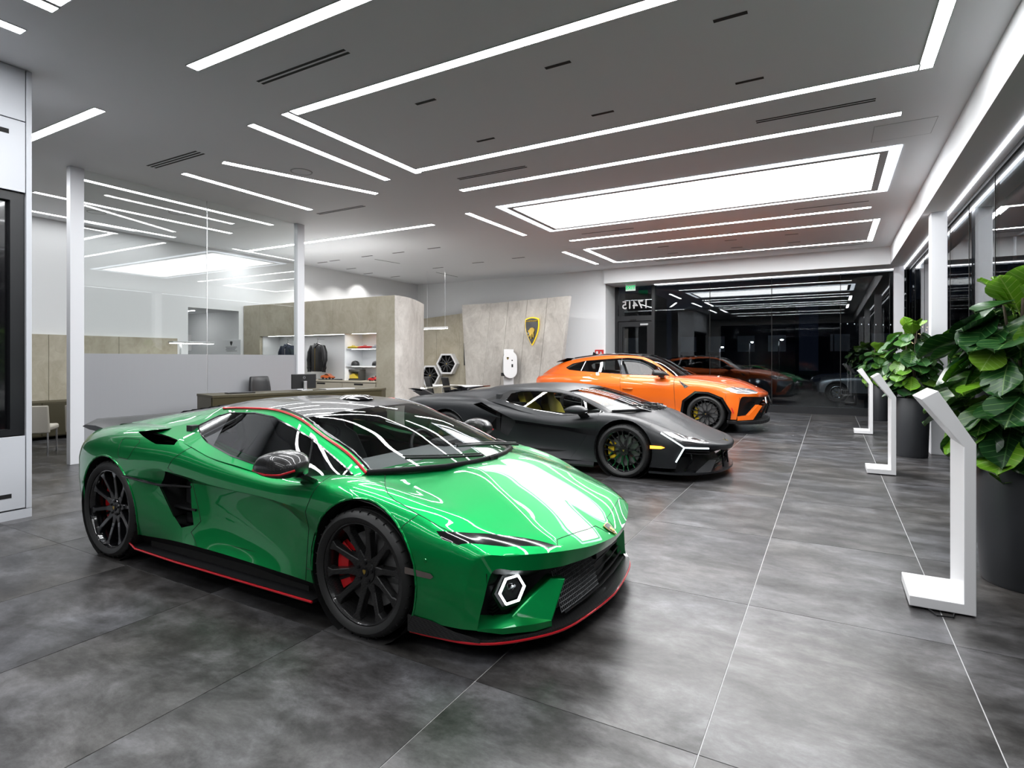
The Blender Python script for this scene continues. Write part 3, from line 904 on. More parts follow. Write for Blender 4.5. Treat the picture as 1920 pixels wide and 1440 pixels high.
# ================================================================ green sports car
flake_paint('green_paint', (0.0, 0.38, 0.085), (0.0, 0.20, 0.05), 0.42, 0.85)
def green_car():
    car = thing('sports_car', 'glossy green sports car with black roof and red pinstripes', 'car', (-3.60, 3.34, 0))
    P = 'green_paint'
    # ---- stations nose -> tail, rails centre -> sill
    S = [
     [(2.430, 0, .415), (2.410, .28, .422), (2.350, .56, .440), (2.275, .70, .452), (2.19, .80, .465), (2.11, .868, .475), (2.085, .90, .40), (2.075, .915, .33), (2.06, .93, .25), (2.05, .935, .18)],
     [(2.458, 0, .470), (2.430, .28, .488), (2.352, .565, .522), (2.265, .695, .532), (2.15, .815, .540), (2.04, .905, .540), (2.00, .935, .455), (1.985, .955, .36), (1.975, .96, .26), (1.97, .96, .18)],
     [(2.380, 0, .525), (2.350, .28, .545), (2.280, .560, .575), (2.18, .69, .588), (2.03, .825, .602), (1.90, .93, .595), (1.87, .965, .49), (1.86, .98, .37), (1.855, .98, .26), (1.85, .975, .18)],
     [(2.180, 0, .632), (2.160, .27, .645), (2.120, .525, .650), (2.00, .68, .658), (1.86, .845, .665), (1.76, .952, .645), (1.745, .99, .52), (1.74, 1.00, .39), (1.74, .995, .26), (1.74, .985, .18)],
     [(1.920, 0, .752), (1.90, .20, .760), (1.870, .418, .765), (1.77, .70, .735), (1.66, .88, .742), (1.60, .972, .710), (1.60, 1.015, .57), (1.60, 1.02, .42), (1.60, 1.01, .27), (1.60, .99, .18)],
     [(1.650, 0, .845), (1.64, .14, .850), (1.620, .285, .852), (1.47, .735, .802), (1.36, .890, .815), (1.32, .985, .775), (1.32, 1.03, .60), (1.32, 1.03, .44), (1.32, 1.01, .28), (1.32, 1.00, .18)],
     [(1.300, 0, .88), (1.30, .14, .88), (1.28, .30, .88), (1.15, .75, .848), (1.08, .885, .842), (1.02, .975, .79), (1.00, 1.01, .632), (1.00, .995, .50), (1.0, 1.0, .34), (1.0, .995, .22)],
     [(.700, 0, .86), (.70, .2, .86), (.700, .42, .86), (.65, .78, .835), (.62, .895, .81), (.58, .968, .765), (.58, .992, .672), (.58, .922, .615), (.55, .945, .34), (.55, .985, .235)],
     [(.05, 0, .88), (.05, .2, .88), (.05, .42, .88), (.05, .79, .87), (.02, .91, .865), (-.03, .980, .80), (-.03, 1.000, .700), (-.03, .885, .645), (-.03, .925, .36), (-.03, .985, .25)],
     [(-.50, 0, .95), (-.50, .2, .95), (-.50, .42, .95), (-.50, .74, .98), (-.50, .92, .945), (-.52, 1.00, .85), (-.52, 1.015, .745), (-.50, .955, .66), (-.50, .985, .36), (-.50, .99, .25)],
     [(-.90, 0, 1.0), (-.90, .2, 1.0), (-.90, .42, 1.0), (-.90, .70, 1.015), (-.90, .90, .985), (-.92, 1.01, .88), (-.92, 1.040, .74), (-.92, 1.035, .58), (-.92, 1.02, .36), (-.92, .995, .23)],
     [(-1.32, 0, 1.0), (-1.32, .2, 1.0), (-1.32, .42, 1.0), (-1.32, .68, 1.015), (-1.32, .89, .985), (-1.32, 1.005, .885), (-1.32, 1.045, .75), (-1.32, 1.045, .58), (-1.32, 1.03, .36), (-1.32, 1.00, .22)],
     [(-1.70, 0, .98), (-1.70, .2, .98), (-1.70, .42, .98), (-1.70, .66, .99), (-1.70, .86, .955), (-1.70, .975, .86), (-1.70, 1.015, .74), (-1.70, 1.02, .58), (-1.70, 1.00, .38), (-1.70, .97, .25)],
     [(-2.02, 0, .95), (-2.02, .2, .95), (-2.02, .42, .95), (-2.02, .62, .955), (-2.00, .80, .92), (-1.97, .905, .83), (-1.96, .94, .72), (-1.95, .945, .57), (-1.95, .93, .41), (-1.95, .90, .28)],
     [(-2.24, 0, .91), (-2.24, .2, .91), (-2.24, .40, .91), (-2.22, .58, .905), (-2.18, .72, .87), (-2.13, .80, .79), (-2.11, .82, .70), (-2.10, .82, .56), (-2.10, .80, .43), (-2.10, .78, .30)],
    ]
    sh = Shell(S, 8, 6, sharp_r=(2, 6, 7), sharp_s=(1,), reg=1)
    AF = ell(1.32, .36, .395, .41, 44); AR = ell(-1.32, .385, .412, .412, 44)
    low = lambda c: c.z < .95 and c.y > .6
    sh.cut(AF, 99, 'xz', low); sh.cut(AR, 99, 'xz', low)
    # headlamp slot on the nose, top view
    sh.cut([(1.795, .937), (1.861, .900), (2.105, .722), (2.322, .566), (2.29, .62), (2.132, .781), (1.925, .924), (1.838, .944)], 20, 'xy', lambda c: c.z > .5 and c.y > .4)
    # bonnet, doors, intakes, fuel flap
    sh.cut([(2.42, -.01), (2.42, .06), (2.36, .10), (2.352, .20), (2.30, .52), (2.322, .566), (2.105, .722), (1.861, .90), (1.656, .932), (1.506, .93), (1.435, .907), (1.361, .847), (1.253, .726), (1.22, .68), (1.24, -.01)], 2, 'xy', lambda c: c.z > .4, only=(1,))
    sh.cut([(1.30, -.01), (1.24, .30), (1.10, .70), (.90, .765), (-.50, .765), (-.55, -.01)], 97, 'xy', lambda c: c.z > .7, only=(1, 2))
    side = lambda c: c.y > .8
    sh.cut([(.97, .86), (.88, .64), (.87, .2), (-.15, .2), (-.22, .25), (-.32, .33), (-.25, .41), (-.36, .66), (-.40, .72), (-.52, .77), (-.476, .84), (-.40, .90), (-.25, 1.0)], 3, 'xz', side, only=(1,))
    sh.cut([(-.55, .745), (-.66, .63), (-.50, .42), (-.42, .35), (-.31, .38), (-.35, .50), (-.38, .655), (-.36, .70)], 98, 'xz', side)
    sh.cut([(-1.11, .983), (-.60, 1.04), (-.55, .925), (-.75, .92)], 98, 'xz', lambda c: c.y > .7)
    sh.cut([(-1.19, .92), (-1.17, .935), (-.98, .94), (-.945, .92), (-.985, .82), (-1.01, .795), (-1.12, .80), (-1.14, .815)], 4, 'xz', side, only=(1,))
    # front fender / bumper split
    sh.cut([(1.75, .83), (1.66, .70), (1.62, .665), (1.4, .3), (.6, .3), (.85, .64), (.96, .86), (1.22, .90)], 5, 'xz', lambda c: c.y > .70, only=(1,))
    sh.cut([(3, -1), (1.5, -1), (1.5, .72), (1.5, 1.2), (3, 1.2)], 6, 'xz', None, only=(1,))
    both(sh.part(2)).build('bonnet', P, car, smooth=38)
    both(sh.part(6)).build('front_bumper', P, car, smooth=38)
    pair('front_fender', sh.part(5), P, car, 38)
    pair('door_panel', sh.part(3), P, car, 30)
    pair('rear_fender', sh.part(1), P, car, 30)
    pair('fuel_flap', sh.part(4), P, car, 38)
    pair('headlamp', sh.part(20), 'gloss_black', car, 38, 'slim black headlamp')
    both(sh.seam((2, 3, 4, 5, 6), 0.0022, skip=(97, 98, 99, 20))).build('panel_gap', 'seam_dark', car)['kind'] = 'stuff'
    pair('arch_edge', sh.border(1, 99, .007, lambda c: c.x < 0), P, car, 60)
    pair('arch_edge', sh.border(5, 99, .007), P, car, 60)
    pair('arch_edge', sh.border(6, 99, .007), P, car, 60)
    # wheel wells, underbody
    arch_liner(car, 1.32, .36, .40, .60, 1.0); arch_liner(car, -1.32, .385, .415, .55, 1.02)
    MB().prism([(2.1, -.5), (2.1, .5), (1.8, .8), (1.75, .60), (.9, .60), (.85, .95), (-.85, .95), (-.85, .55), (-1.8, .55), (-1.9, .75), (-2.15, .7), (-2.15, -.7), (-1.9, -.75), (-1.8, -.55), (-.85, -.55), (-.85, -.95), (.85, -.95), (.9, -.60), (1.75, -.60), (1.8, -.8)], .13, .30).build('underbody', 'void_black', car)
    # side intake liners
    m = MB().box(-.62, -.30, .70, .80, .34, .76).add([(-.66, .99, .63), (-.55, .99, .745), (-.30, .80, .76), (-.62, .80, .62)], [(0, 1, 2, 3)])
    m.add([(-.66, 1.0, .63), (-.50, .985, .42), (-.60, .78, .40), (-.72, .80, .62)], [(0, 1, 2, 3)])
    pair('intake_liner', m, 'void_black', car)
    m = MB().box(-.56, -.30, .80, .95, .475, .49)
    pair('intake_fin', m, 'satin_black', car)
    m = MB().tube([(-1.05, 1.046, .668), (-.86, 1.045, .66), (-.64, 1.012, .638), (-.37, .93, .637)], .011, 6)
    pair('side_blade', m, 'gloss_black', car, 60)
    m = MB().box(-1.1, -.56, .55, .72, .88, 1.02)
    pair('intake_liner', m, 'void_black', car)
    g = MB()
    for k in range(7):
        x = -.78 + k * .028
        g.tube([(x, .80, .92), (x + .02, .79, 1.0)], .004, 4)
    for k in range(4):
        g.tube([(-.79, .80, .93 + k * .02), (-.59, .80, .935 + k * .02)], .003, 4)
    pair('intake_mesh', g, 'alu', car)
    # ---- skirts
    m = MB().prism([(-.98, .60), (-1.02, 1.005), (-.9, 1.03), (-.4, 1.035), (.3, 1.035), (.97, 1.035), (1.0, .60)], .125, .145)
    m.add([(-.95, .985, .235), (-.4, .98, .25), (.3, .975, .245), (.95, .985, .225), (-1.0, .93, .145), (-.4, .92, .145), (.3, .92, .145), (.97, .93, .145)], [(0, 1, 5, 4), (1, 2, 6, 5), (2, 3, 7, 6)])
    pair('side_skirt', m, 'satin_black', car, 30)
    m = MB().tube([(-1.03, 1.01, .155), (-.9, 1.038, .14), (-.4, 1.042, .133), (.3, 1.042, .136), (.98, 1.042, .14)], .007, 6)
    pair('red_pinstripe', m, 'red_line', car, 60)
    # ---- front splitter
    lipo = [(1.66, .985), (1.80, .972), (2.00, .94), (2.12, .88), (2.26, .735), (2.36, .57), (2.42, .28), (2.445, 0)]
    lip = crom([(x, y, 0) for x, y in lipo], 5)
    out = [(p.x, p.y) for p in lip]
    full = out + [(x, -y) for x, y in reversed(out[:-1])]
    inner = [(1.66, -.7), (1.66, .7)]
    MB().prism(full + inner, .105, .128).build('splitter', 'carbon', car, smooth=30)
    MB().tube([(x, y, .108) for x, y in full], .007, 6).build('red_pinstripe', 'red_line', car, smooth=60)
    m = MB().add([(1.655, 1.0, .205), (1.80, .985, .195), (1.93, .965, .16), (2.06, .925, .135), (1.655, 1.0, .115), (1.80, .985, .115), (1.93, .965, .115), (2.06, .925, .115)], [(0, 1, 5, 4), (1, 2, 6, 5), (2, 3, 7, 6)])
    pair('splitter_end', m, 'carbon', car, 60)
    # ---- front face: dark recess, lower green lip, winglets, grille
    top = crom([(2.40, 0, .43), (2.37, .35, .44), (2.30, .60, .455), (2.19, .77, .47), (2.08, .865, .48)], 5)
    rows = []
    for t, dx, z in ((0, 0, None), (.5, -.20, .33), (1, -.12, .13)):
        rows.append([(p.x + dx, p.y * (1 - .04 * t), z if z else p.z) for p in top])
    both(MB().grid(rows)).build('nose_recess', 'satin_black', car, smooth=60)
    # corner return of the lamp recess
    m = MB().add([(2.085, .90, .46), (2.085, .90, .40), (2.075, .915, .33), (2.06, .93, .25), (2.05, .935, .18), (1.92, .80, .46), (1.92, .80, .40), (1.92, .80, .33), (1.92, .80, .25), (1.92, .80, .18)],
                 [(0, 1, 6, 5), (1, 2, 7, 6), (2, 3, 8, 7), (3, 4, 9, 8)])
    pair('lamp_recess', m, 'satin_black', car, 60)
    # lower green lip between corner and winglet
    m = MB()
    o = [(2.05, .935), (2.15, .855), (2.265, .715), (2.315, .62)]
    i_ = [(1.97, .86), (2.06, .79), (2.16, .68), (2.20, .60)]
    n = 4
    vs = [(x, y, (.178, .152, .137, .135)[k]) for k, (x, y) in enumerate(o)] + [(x, y, .19 - .008 * k) for k, (x, y) in enumerate(o)] + [(x, y, .215 - .01 * k) for k, (x, y) in enumerate(i_)]
    fs = [(k, k + 1, n + k + 1, n + k) for k in range(3)] + [(n + k, n + k + 1, 2 * n + k + 1, 2 * n + k) for k in range(3)]
    m.add(vs, fs)
    pair('bumper_lip', m, P, car, 25)
    m = MB()
    A, B, C_, D = Vector((2.13, .755, .185)), Vector((2.315, .625, .145)), Vector((2.345, .505, .355)), Vector((2.265, .535, .36))
    bk = Vector((-.05, -.05, -.005))
    m.add([A, B, C_, D, A + bk, B + bk, C_ + bk, D + bk], [(0, 1, 2, 3), (7, 6, 5, 4), (0, 4, 5, 1), (1, 5, 6, 2), (2, 6, 7, 3), (3, 7, 4, 0)])
    pair('winglet', m, P, car, 30, bevel=.008)
    # hexagonal running light
    def hexring(cx, cy, cz, r0, r1, nrm, depth, gap=None, squash=1.0):
        nrm = Vector(nrm).normalized(); u = Vector((0, 0, 1)).cross(nrm).normalized(); v = nrm.cross(u)
        mb = MB(); c = Vector((cx, cy, cz))
        for k in range(6):
            if gap is not None and k in gap: continue
            a0, a1 = k * PI / 3 , (k + 1) * PI / 3
            q = []
            for rr in (r0, r1):
                for a in (a0, a1):
                    q.append(c + u * (math.cos(a) * rr * squash) + v * (math.sin(a) * rr * .92))
            vs = [q[0], q[1], q[3], q[2]] + [p + nrm * depth for p in (q[0], q[1], q[3], q[2])]
            mb.add(vs, [(3, 2, 1, 0), (4, 5, 6, 7), (0, 1, 5, 4), (1, 2, 6, 5), (2, 3, 7, 6), (3, 0, 4, 7)])
        return mb
    nr = (1, .42, .02)
    pair('hex_running_light', hexring(2.135, .735, .335, .077, .087, nr, .012), 'lamp_white', car, None, 'glowing white hexagon')
    pair('hex_lamp_bezel', hexring(2.115, .73, .335, .086, .120, nr, .012), 'satin_black', car)
    m = hexring(2.12, .73, .335, .001, .072, nr, .006); pair('hex_lamp_lens', m, 'gloss_black', car)
    for k in range(4):
        m = MB().tube([(2.12, .70 + k * .012, .32 + .004 * k), (2.14, .70 + k * .012, .345 + .004 * k)], .004, 5)
        pair('lamp_reflector', m, 'chrome', car)
    for k in range(4):
        z = .20 + k * .018
        m = MB().box(2.03, 2.06, .66, .80, z, z + .007)
        pair('louvre', m, 'satin_black', car)
    # centre grille: dark slats with fine mesh
    for k in range(6):
        z = .165 + k * .034
        MB().tube([(2.37 - .02 * k - .035 * (abs(y) / .5) ** 2, y, z) for y in (-.5, -.25, 0, .25, .5)], .006, 6).build('grille_slat', 'satin_black', car)
    g = MB()
    for k in range(26):
        y = -.52 + k * .0185
        g.tube([(2.36 - .12 * (y * y), y, .17), (2.30 - .12 * (y * y), y, .385)], .003, 4)
    for k in range(10):
        z = .175 + k * .022
        g.tube([(2.36 - .0061 * k - .12 * (y * y), y, z) for y in (-.52, -.4, -.25, -.05)], .003, 4)
    g.build('grille_mesh', 'interior_grey', car)['kind'] = 'stuff'
    MB().box(2.29, 2.32, .02, .42, .29, .40).build('plate_holder', 'satin_black', car, bevel=.006)
    MB().lathe([(0, .03), (.018, .03), (.02, 0)], 14, 'x', c=(2.31, .22, .35)).build('front_camera', 'gloss_black', car, smooth=40)
    # marker lamps and parking sensors
    m = MB().add([(1.645, 1.012, .455), (1.80, .992, .44), (1.815, .989, .425), (1.80, .993, .412), (1.645, 1.014, .42)], [(0, 1, 2, 3, 4)])
    pair('side_marker', m, 'lens_dark', car)
    m = MB().lathe([(0, .006), (.010, .006), (.012, 0)], 12, 'y', c=(1.76, .985, .50))
    pair('parking_sensor', m, P, car, 40)
    crest('front_crest', .075, .095, car, (2.423, 0, .503), slope_rot(-.078, .055), .003)
    # ---- greenhouse
    H = [
     [(1.56, 0, .862), (1.50, .38, .862), (1.15, .755, .862), (1.14, .80, .85), (1.14, .875, .825)],
     [(1.26, 0, .985), (1.20, .36, .98), (.96, .71, .955), (.94, .755, .935), (.95, .900, .80)],
     [(.94, 0, 1.105), (.90, .35, 1.095), (.67, .67, 1.055), (.68, .72, 1.025), (.75, .918, .785)],
     [(.62, 0, 1.192), (.59, .34, 1.182), (.44, .64, 1.140), (.45, .69, 1.110), (.45, .935, .80)],
     [(.25, 0, 1.238), (.22, .33, 1.228), (.18, .62, 1.188), (.18, .67, 1.165), (.18, .945, .835)],
     [(-.15, 0, 1.232), (-.15, .32, 1.225), (-.15, .61, 1.190), (-.13, .66, 1.168), (-.12, .95, .87)],
     [(-.50, 0, 1.222), (-.50, .31, 1.214), (-.50, .58, 1.172), (-.47, .65, 1.135), (-.40, .935, .93)],
     [(-.90, 0, 1.160), (-.90, .30, 1.155), (-.90, .55, 1.120), (-.88, .64, 1.085), (-.85, .86, .97)],
     [(-1.40, 0, 1.085), (-1.40, .30, 1.082), (-1.40, .52, 1.06), (-1.40, .62, 1.04), (-1.38, .82, .97)],
     [(-1.85, 0, 1.005), (-1.85, .30, 1.0), (-1.85, .50, .99), (-1.85, .60, .98), (-1.82, .74, .93)],
    ]
    def greg(u, v):
        if v < 2: return 10 if u < 3 else (11 if u < 6 else 12)
        if v < 3: return 13
        return 14
    gh = Shell(H, 7, 6, sharp_r=(2, 3), reg=greg)
    wy = lambda c: c.y > .5
    gh.cut([(-.56, 1.045), (-.45, 1.115), (-.328, 1.145), (-.018, 1.158), (.192, 1.142), (.424, 1.085), (.624, 1.025), (1.09, .85), (.797, .812), (.45, .835), (.271, .859), (.05, .89), (-.147, .93), (-.257, .954)], 15, 'xz', wy, only=(14,))
    gh.cut([(-.335, 1.2), (-.16, .9), (-.7, .9), (-.7, 1.2)], 16, 'xz', wy, only=(15,))
    gh.cut([(.62, 1.05), (.775, .78), (1.2, .78), (1.2, 1.05)], 17, 'xz', wy, only=(15,))
    both(gh.part(10)).build('windscreen', 'car_glass_clear', car, smooth=60)
    both(gh.part(11)).build('roof', 'carbon', car, smooth=60)
    both(gh.part(12)).build('engine_cover', 'carbon', car, smooth=60)
    pair('roof_rail', gh.part(13), P, car, 60)
    pair('rear_buttress', gh.part(14), P, car, 40)
    pair('side_window', gh.part(15), 'car_glass', car, 60)
    pair('quarter_window', gh.part(16), 'gloss_black', car, 60)
    pair('front_quarter_window', gh.part(17), 'car_glass', car, 60)
    pair('window_trim', gh.seam((), .006, pairs={(14, 15), (14, 16), (14, 17), (13, 15), (13, 17)}), 'gloss_black', car)
    pair('window_bar', gh.seam((), .007, pairs={(15, 17)}), 'satin_black', car)
    rl = [gh.rows[k][2 * 6] for k in range(0, 7 * 6 + 1, 2)]
    m = MB().tube([p + Vector((0, .020, -.006)) for p in rl], .010, 6); pair('red_pinstripe', m, 'red_line', car, 60)
    m = MB().tube([p + Vector((0, -.014, .003)) for p in rl[:-7]], .012, 6); pair('screen_frame', m, 'gloss_black', car, 60)
    both(gh.inner((11, 12, 13, 14))).build('headliner', 'interior_dark', car, smooth=60)
    # cowl and wipers
    m = MB().tube([(1.57, -.05, .868), (1.55, .2, .868), (1.48, .42, .868), (1.30, .64, .865), (1.15, .77, .86)], .02, 6)
    both(m).build('cowl', 'satin_black', car, smooth=60)
    for pts in ([(1.50, .50, .89), (1.42, .20, .925), (1.36, -.12, .95)], [(1.56, -.10, .90), (1.45, -.42, .925), (1.32, -.62, .94)]):
        MB().tube(pts, .009, 6).tube([(p[0] - .02, p[1], p[2] + .012) for p in pts], .005, 5).build('wiper', 'satin_black', car)
    # engine deck slats, spoiler
    for k in range(5):
        x = -.95 - k * .13
        MB().add([(x, -.34, 1.148 - k * .018), (x, .34, 1.148 - k * .018), (x - .10, .33, 1.14 - k * .018), (x - .10, -.33, 1.14 - k * .018)], [(0, 1, 2, 3)]).prism([(x, 1.12 - k * .018), (x, 1.155 - k * .018), (x - .10, 1.115 - k * .018)], -.34, .34, 'y').build('deck_slat', 'gloss_black', car)
    sp = [[(-1.78, y, .985), (-2.0, y, 1.012), (-2.22, y * .98, 1.005), (-2.30, y * .96, .985), (-2.16, y * .97, .965), (-1.9, y, .96)] for y in (-.80, -.70, -.4, 0, .4, .70, .80)]
    m = MB(); n = 6
    vs = [(p[0], p[1], p[2] - (.045 if abs(r[0][1]) > .75 else 0)) for r in sp for p in r]
    fs = [(i * n + k, i * n + (k + 1) % n, (i + 1) * n + (k + 1) % n, (i + 1) * n + k) for i in range(6) for k in range(n)] + [tuple(range(n)), tuple(range(6 * n, 7 * n))]
    m.add(vs, fs).build('rear_spoiler', 'satin_black', car, smooth=30)
    MB().add([(-2.10, -.78, .32), (-2.10, .78, .32), (-2.24, .55, .88), (-2.24, -.55, .88), (-2.11, -.82, .6), (-2.11, .82, .6)], [(0, 1, 5, 4), (4, 5, 2, 3)]).build('rear_fascia', 'satin_black', car)
    for y in (-.62, .62):
        pass
    m = MB().tube([(-2.17, .70, .74), (-2.2, .50, .76)], .02, 6); pair('tail_lamp', m, 'red_line', car)
    # roof scoop pod
    MB().lathe([(0, .03), (.10, .025), (.14, 0)], 20, 'z', c=(.30, 0, 1.235)).build('roof_vent', 'gloss_black', car, smooth=50)
    # ---- mirrors
    mi = [[(.53, 1.02, .885), (.53, 1.03, .91), (.56, 1.03, .93), (.56, 1.02, .88)],
          [(.62, 1.00, .855), (.60, 1.15, .885), (.64, 1.14, .965), (.68, 1.00, .975)],
          [(.75, .98, .845), (.74, 1.17, .872), (.75, 1.16, .975), (.78, .98, .99)],
          [(.86, .97, .86), (.86, 1.16, .88), (.86, 1.14, .955), (.87, .98, .97)],
          [(.90, 1.0, .90), (.905, 1.10, .905), (.905, 1.09, .925), (.905, 1.0, .935)]]
    ms = [crom(r + [r[0]], 4)[:-1] for r in mi]
    rl2 = [crom([r[k] for r in ms], 4) for k in range(16)]
    m = MB(); q = len(rl2[0])
    vs = [rl2[k][i] for i in range(q) for k in range(16)]
    fs = [(i * 16 + k, i * 16 + (k + 1) % 16, (i + 1) * 16 + (k + 1) % 16, (i + 1) * 16 + k) for i in range(q - 1) for k in range(16)] + [tuple(range(16)), tuple(range((q - 1) * 16, q * 16))]
    m.add(vs, fs)
    a, b = pair('mirror', m, 'carbon', car, 60)
    st = MB().add([(.74, .88, .80), (.92, .90, .80), (.90, 1.02, .875), (.80, 1.02, .865), (.74, .90, .77), (.90, .91, .77), (.89, 1.05, .855), (.80, 1.05, .85)], [(0, 1, 2, 3), (7, 6, 5, 4), (0, 4, 5, 1), (1, 5, 6, 2), (2, 6, 7, 3), (3, 7, 4, 0)])
    st.build('mirror_stalk', 'gloss_black', b, bevel=.01); mirror(st).build('mirror_stalk', 'gloss_black', a, bevel=.01)
    rp = MB().tube([(.535, 1.035, .895), (.61, 1.155, .888), (.745, 1.178, .876), (.86, 1.168, .885), (.908, 1.10, .905)], .007, 6)
    rp.build('red_pinstripe', 'red_line', b, smooth=60); mirror(rp).build('red_pinstripe', 'red_line', a, smooth=60)
    # ---- cabin
    dash(car, lambda y: 1.44 - .62 * y * y - .25 * max(0, y - .45), .80, .45, .835, .885, 'interior_grey')
    MB().box(.88, 1.06, .18, .52, .86, .93).build('instrument_hood', 'interior_dark', car, bevel=.03)
    MB().box(-.85, 1.4, -.86, .86, .20, .32).build('cabin_floor', 'void_black', car)
    MB().box(-.62, -.55, -.82, .82, .3, 1.05).build('bulkhead', 'interior_dark', car)
    m = MB().prism([(1.1, .35), (1.1, .78), (.4, .74), (-.5, .80), (-.55, .35)], .80, .86, 'y'); pair('door_card', m, 'interior_dark', car)
    MB().box(-.5, .8, -.13, .13, .3, .52).build('centre_console', 'interior_dark', car, bevel=.03)
    seat(car, .05, -.38, .30, 'interior_grey', None, .42); seat(car, .05, .38, .30, 'interior_grey', None, .42)
    steering(car, .70, .38, .80)
    MB().box(.50, .53, -.11, .11, 1.075, 1.135).build('rear_view_mirror', 'gloss_black', car, bevel=.01)
    # ---- wheels
    for sd in (-1, 1):
        build_wheel(car, 1.32, sd * .895, sd, .353, .24, .284, 'blade', 'caliper_red', 'carbon', 'carbon')
        build_wheel(car, -1.32, sd * .875, sd, .376, .30, .302, 'blade', 'caliper_red', 'gloss_black', 'gloss_black')
    return car
mat('lens_dark', (0.12, 0.10, 0.09), 0.15, coat=1.0)
green_car()
# ================================================================ matte black sports car
m_ = mat('black_matte', (0.011, 0.012, 0.014), 0.36, 0.0, coat=0.0, spec=0.45)
mat('seat_yellow', (0.62, 0.50, 0.03), 0.6)
mat('lamp_amber', (1.0, 0.28, 0.02), 0.3, emit=5.0)
mat('lamp_ice', (0.78, 0.92, 0.95), 0.3, emit=1.0)
def black_car():
    car = thing('sports_car', 'matte black sports car with yellow brake calipers and lit amber marker', 'car', (-3.76, 8.14, 0))
    P = 'black_matte'
    def tail(x, dy, dz):
        return [(x, 0, .98 + dz), (x, .2, .98 + dz), (x, .42, .98 + dz), (x, .68 - dy, .975 + dz), (x, .88 - dy, .95 + dz), (x, 1.0 - dy, .87 + dz), (x, 1.035 - dy, .74 + dz * .5), (x, 1.035 - dy, .58), (x, 1.02 - dy, .37), (x, .99 - dy, .22)]
    S = [
     [(2.60, 0, .355), (2.575, .28, .365), (2.50, .50, .385), (2.40, .66, .405), (2.28, .78, .425), (2.165, .872, .442), (2.11, .905, .37), (2.10, .92, .30), (2.085, .93, .23), (2.07, .935, .17)],
     [(2.61, 0, .405), (2.585, .28, .415), (2.51, .50, .435), (2.385, .66, .460), (2.22, .80, .488), (2.085, .90, .495), (2.03, .94, .42), (2.01, .955, .33), (2.0, .96, .25), (2.0, .96, .17)],
     [(2.45, 0, .475), (2.42, .28, .487), (2.34, .48, .515), (2.20, .66, .540), (2.04, .82, .570), (1.93, .93, .570), (1.90, .97, .48), (1.90, .98, .37), (1.90, .98, .26), (1.90, .975, .17)],
     [(2.16, 0, .598), (2.14, .27, .608), (2.08, .46, .625), (1.98, .66, .632), (1.86, .84, .652), (1.78, .955, .63), (1.77, .99, .52), (1.77, 1.0, .39), (1.77, .995, .27), (1.77, .985, .17)],
     [(1.88, 0, .738), (1.87, .22, .745), (1.82, .42, .750), (1.76, .66, .720), (1.68, .86, .738), (1.63, .972, .70), (1.62, 1.01, .56), (1.62, 1.015, .42), (1.62, 1.0, .27), (1.62, .99, .17)],
     [(1.66, 0, .832), (1.65, .18, .838), (1.60, .36, .842), (1.48, .71, .790), (1.42, .88, .805), (1.40, .982, .765), (1.40, 1.02, .60), (1.40, 1.02, .44), (1.40, 1.0, .28), (1.40, .99, .17)],
     [(1.32, 0, .85), (1.32, .15, .85), (1.30, .32, .85), (1.15, .74, .822), (1.08, .88, .818), (1.04, .965, .765), (1.02, .99, .60), (1.02, .955, .50), (1.0, .955, .30), (1.0, .98, .17)],
     [(.70, 0, .80), (.70, .2, .80), (.70, .42, .80), (.60, .79, .785), (.58, .895, .768), (.55, .962, .705), (.52, .985, .618), (.52, .905, .560), (.50, .905, .32), (.50, .96, .17)],
     [(0, 0, .82), (0, .2, .82), (0, .42, .82), (.02, .79, .815), (0, .905, .80), (0, .978, .74), (0, 1.0, .655), (0, .89, .595), (0, .89, .34), (0, .96, .17)],
     [(-.45, 0, .88), (-.45, .2, .88), (-.45, .42, .88), (-.45, .76, .895), (-.45, .90, .868), (-.45, .985, .79), (-.45, 1.01, .695), (-.45, .93, .62), (-.45, .94, .36), (-.45, .98, .18)],
     tail(-.95, 0, 0), tail(-1.40, 0, .005), tail(-1.80, .03, -.005), tail(-2.12, .09, -.02), tail(-2.38, .20, -.06),
    ]
    sh = Shell(S, 6, 5, sharp_r=(2, 6, 7), reg=1)
    low = lambda c: c.z < .95 and c.y > .6
    sh.cut(ell(1.40, .355, .395, .405, 40), 99, 'xz', low); sh.cut(ell(-1.40, .375, .41, .41, 40), 99, 'xz', low)
    side = lambda c: c.y > .78
    sh.cut(LAMP_B, 20, 'xy', lambda c: c.z > .4)
    sh.cut([(2.50, -.01), (2.47, .3), (2.33, .60), (2.22, .68), (1.92, .74), (1.70, .85), (1.48, .86), (1.25, .72), (1.2, -.01)], 2, 'xy', lambda c: c.z > .4, only=(1,))
    sh.cut([(1.35, -.01), (1.25, .32), (1.08, .70), (.90, .765), (-.50, .765), (-.55, -.01)], 97, 'xy', lambda c: c.z > .65, only=(1, 2))
    sh.cut([(1.05, .80), (1.02, .60), (.99, .53), (.89, .53), (.62, .15), (-.30, .15), (-.36, .50), (-.24, .67), (-.52, .77), (-.38, .90), (-.2, 1.0)], 3, 'xz', side, only=(1,))
    sh.cut([(-.20, .672), (-.30, .53), (-.36, .42), (-.66, .56), (-.50, .70)], 98, 'xz', side)
    sh.cut([(-.80, .90), (-.22, .675), (-.46, .70), (-.92, .87)], 98, 'xz', side)
    sh.cut([(1.8, 1.0), (1.72, .60), (1.4, .3), (.62, .15), (.89, .53), (.99, .53), (1.02, .60), (1.06, 1.0)], 5, 'xz', lambda c: c.y > .7, only=(1,))
    sh.cut([(3, -1), (1.5, -1), (1.5, 1.2), (3, 1.2)], 6, 'xz', None, only=(1,))
    both(sh.part(2)).build('bonnet', P, car, smooth=35)
    both(sh.part(6)).build('front_bumper', P, car, smooth=35)
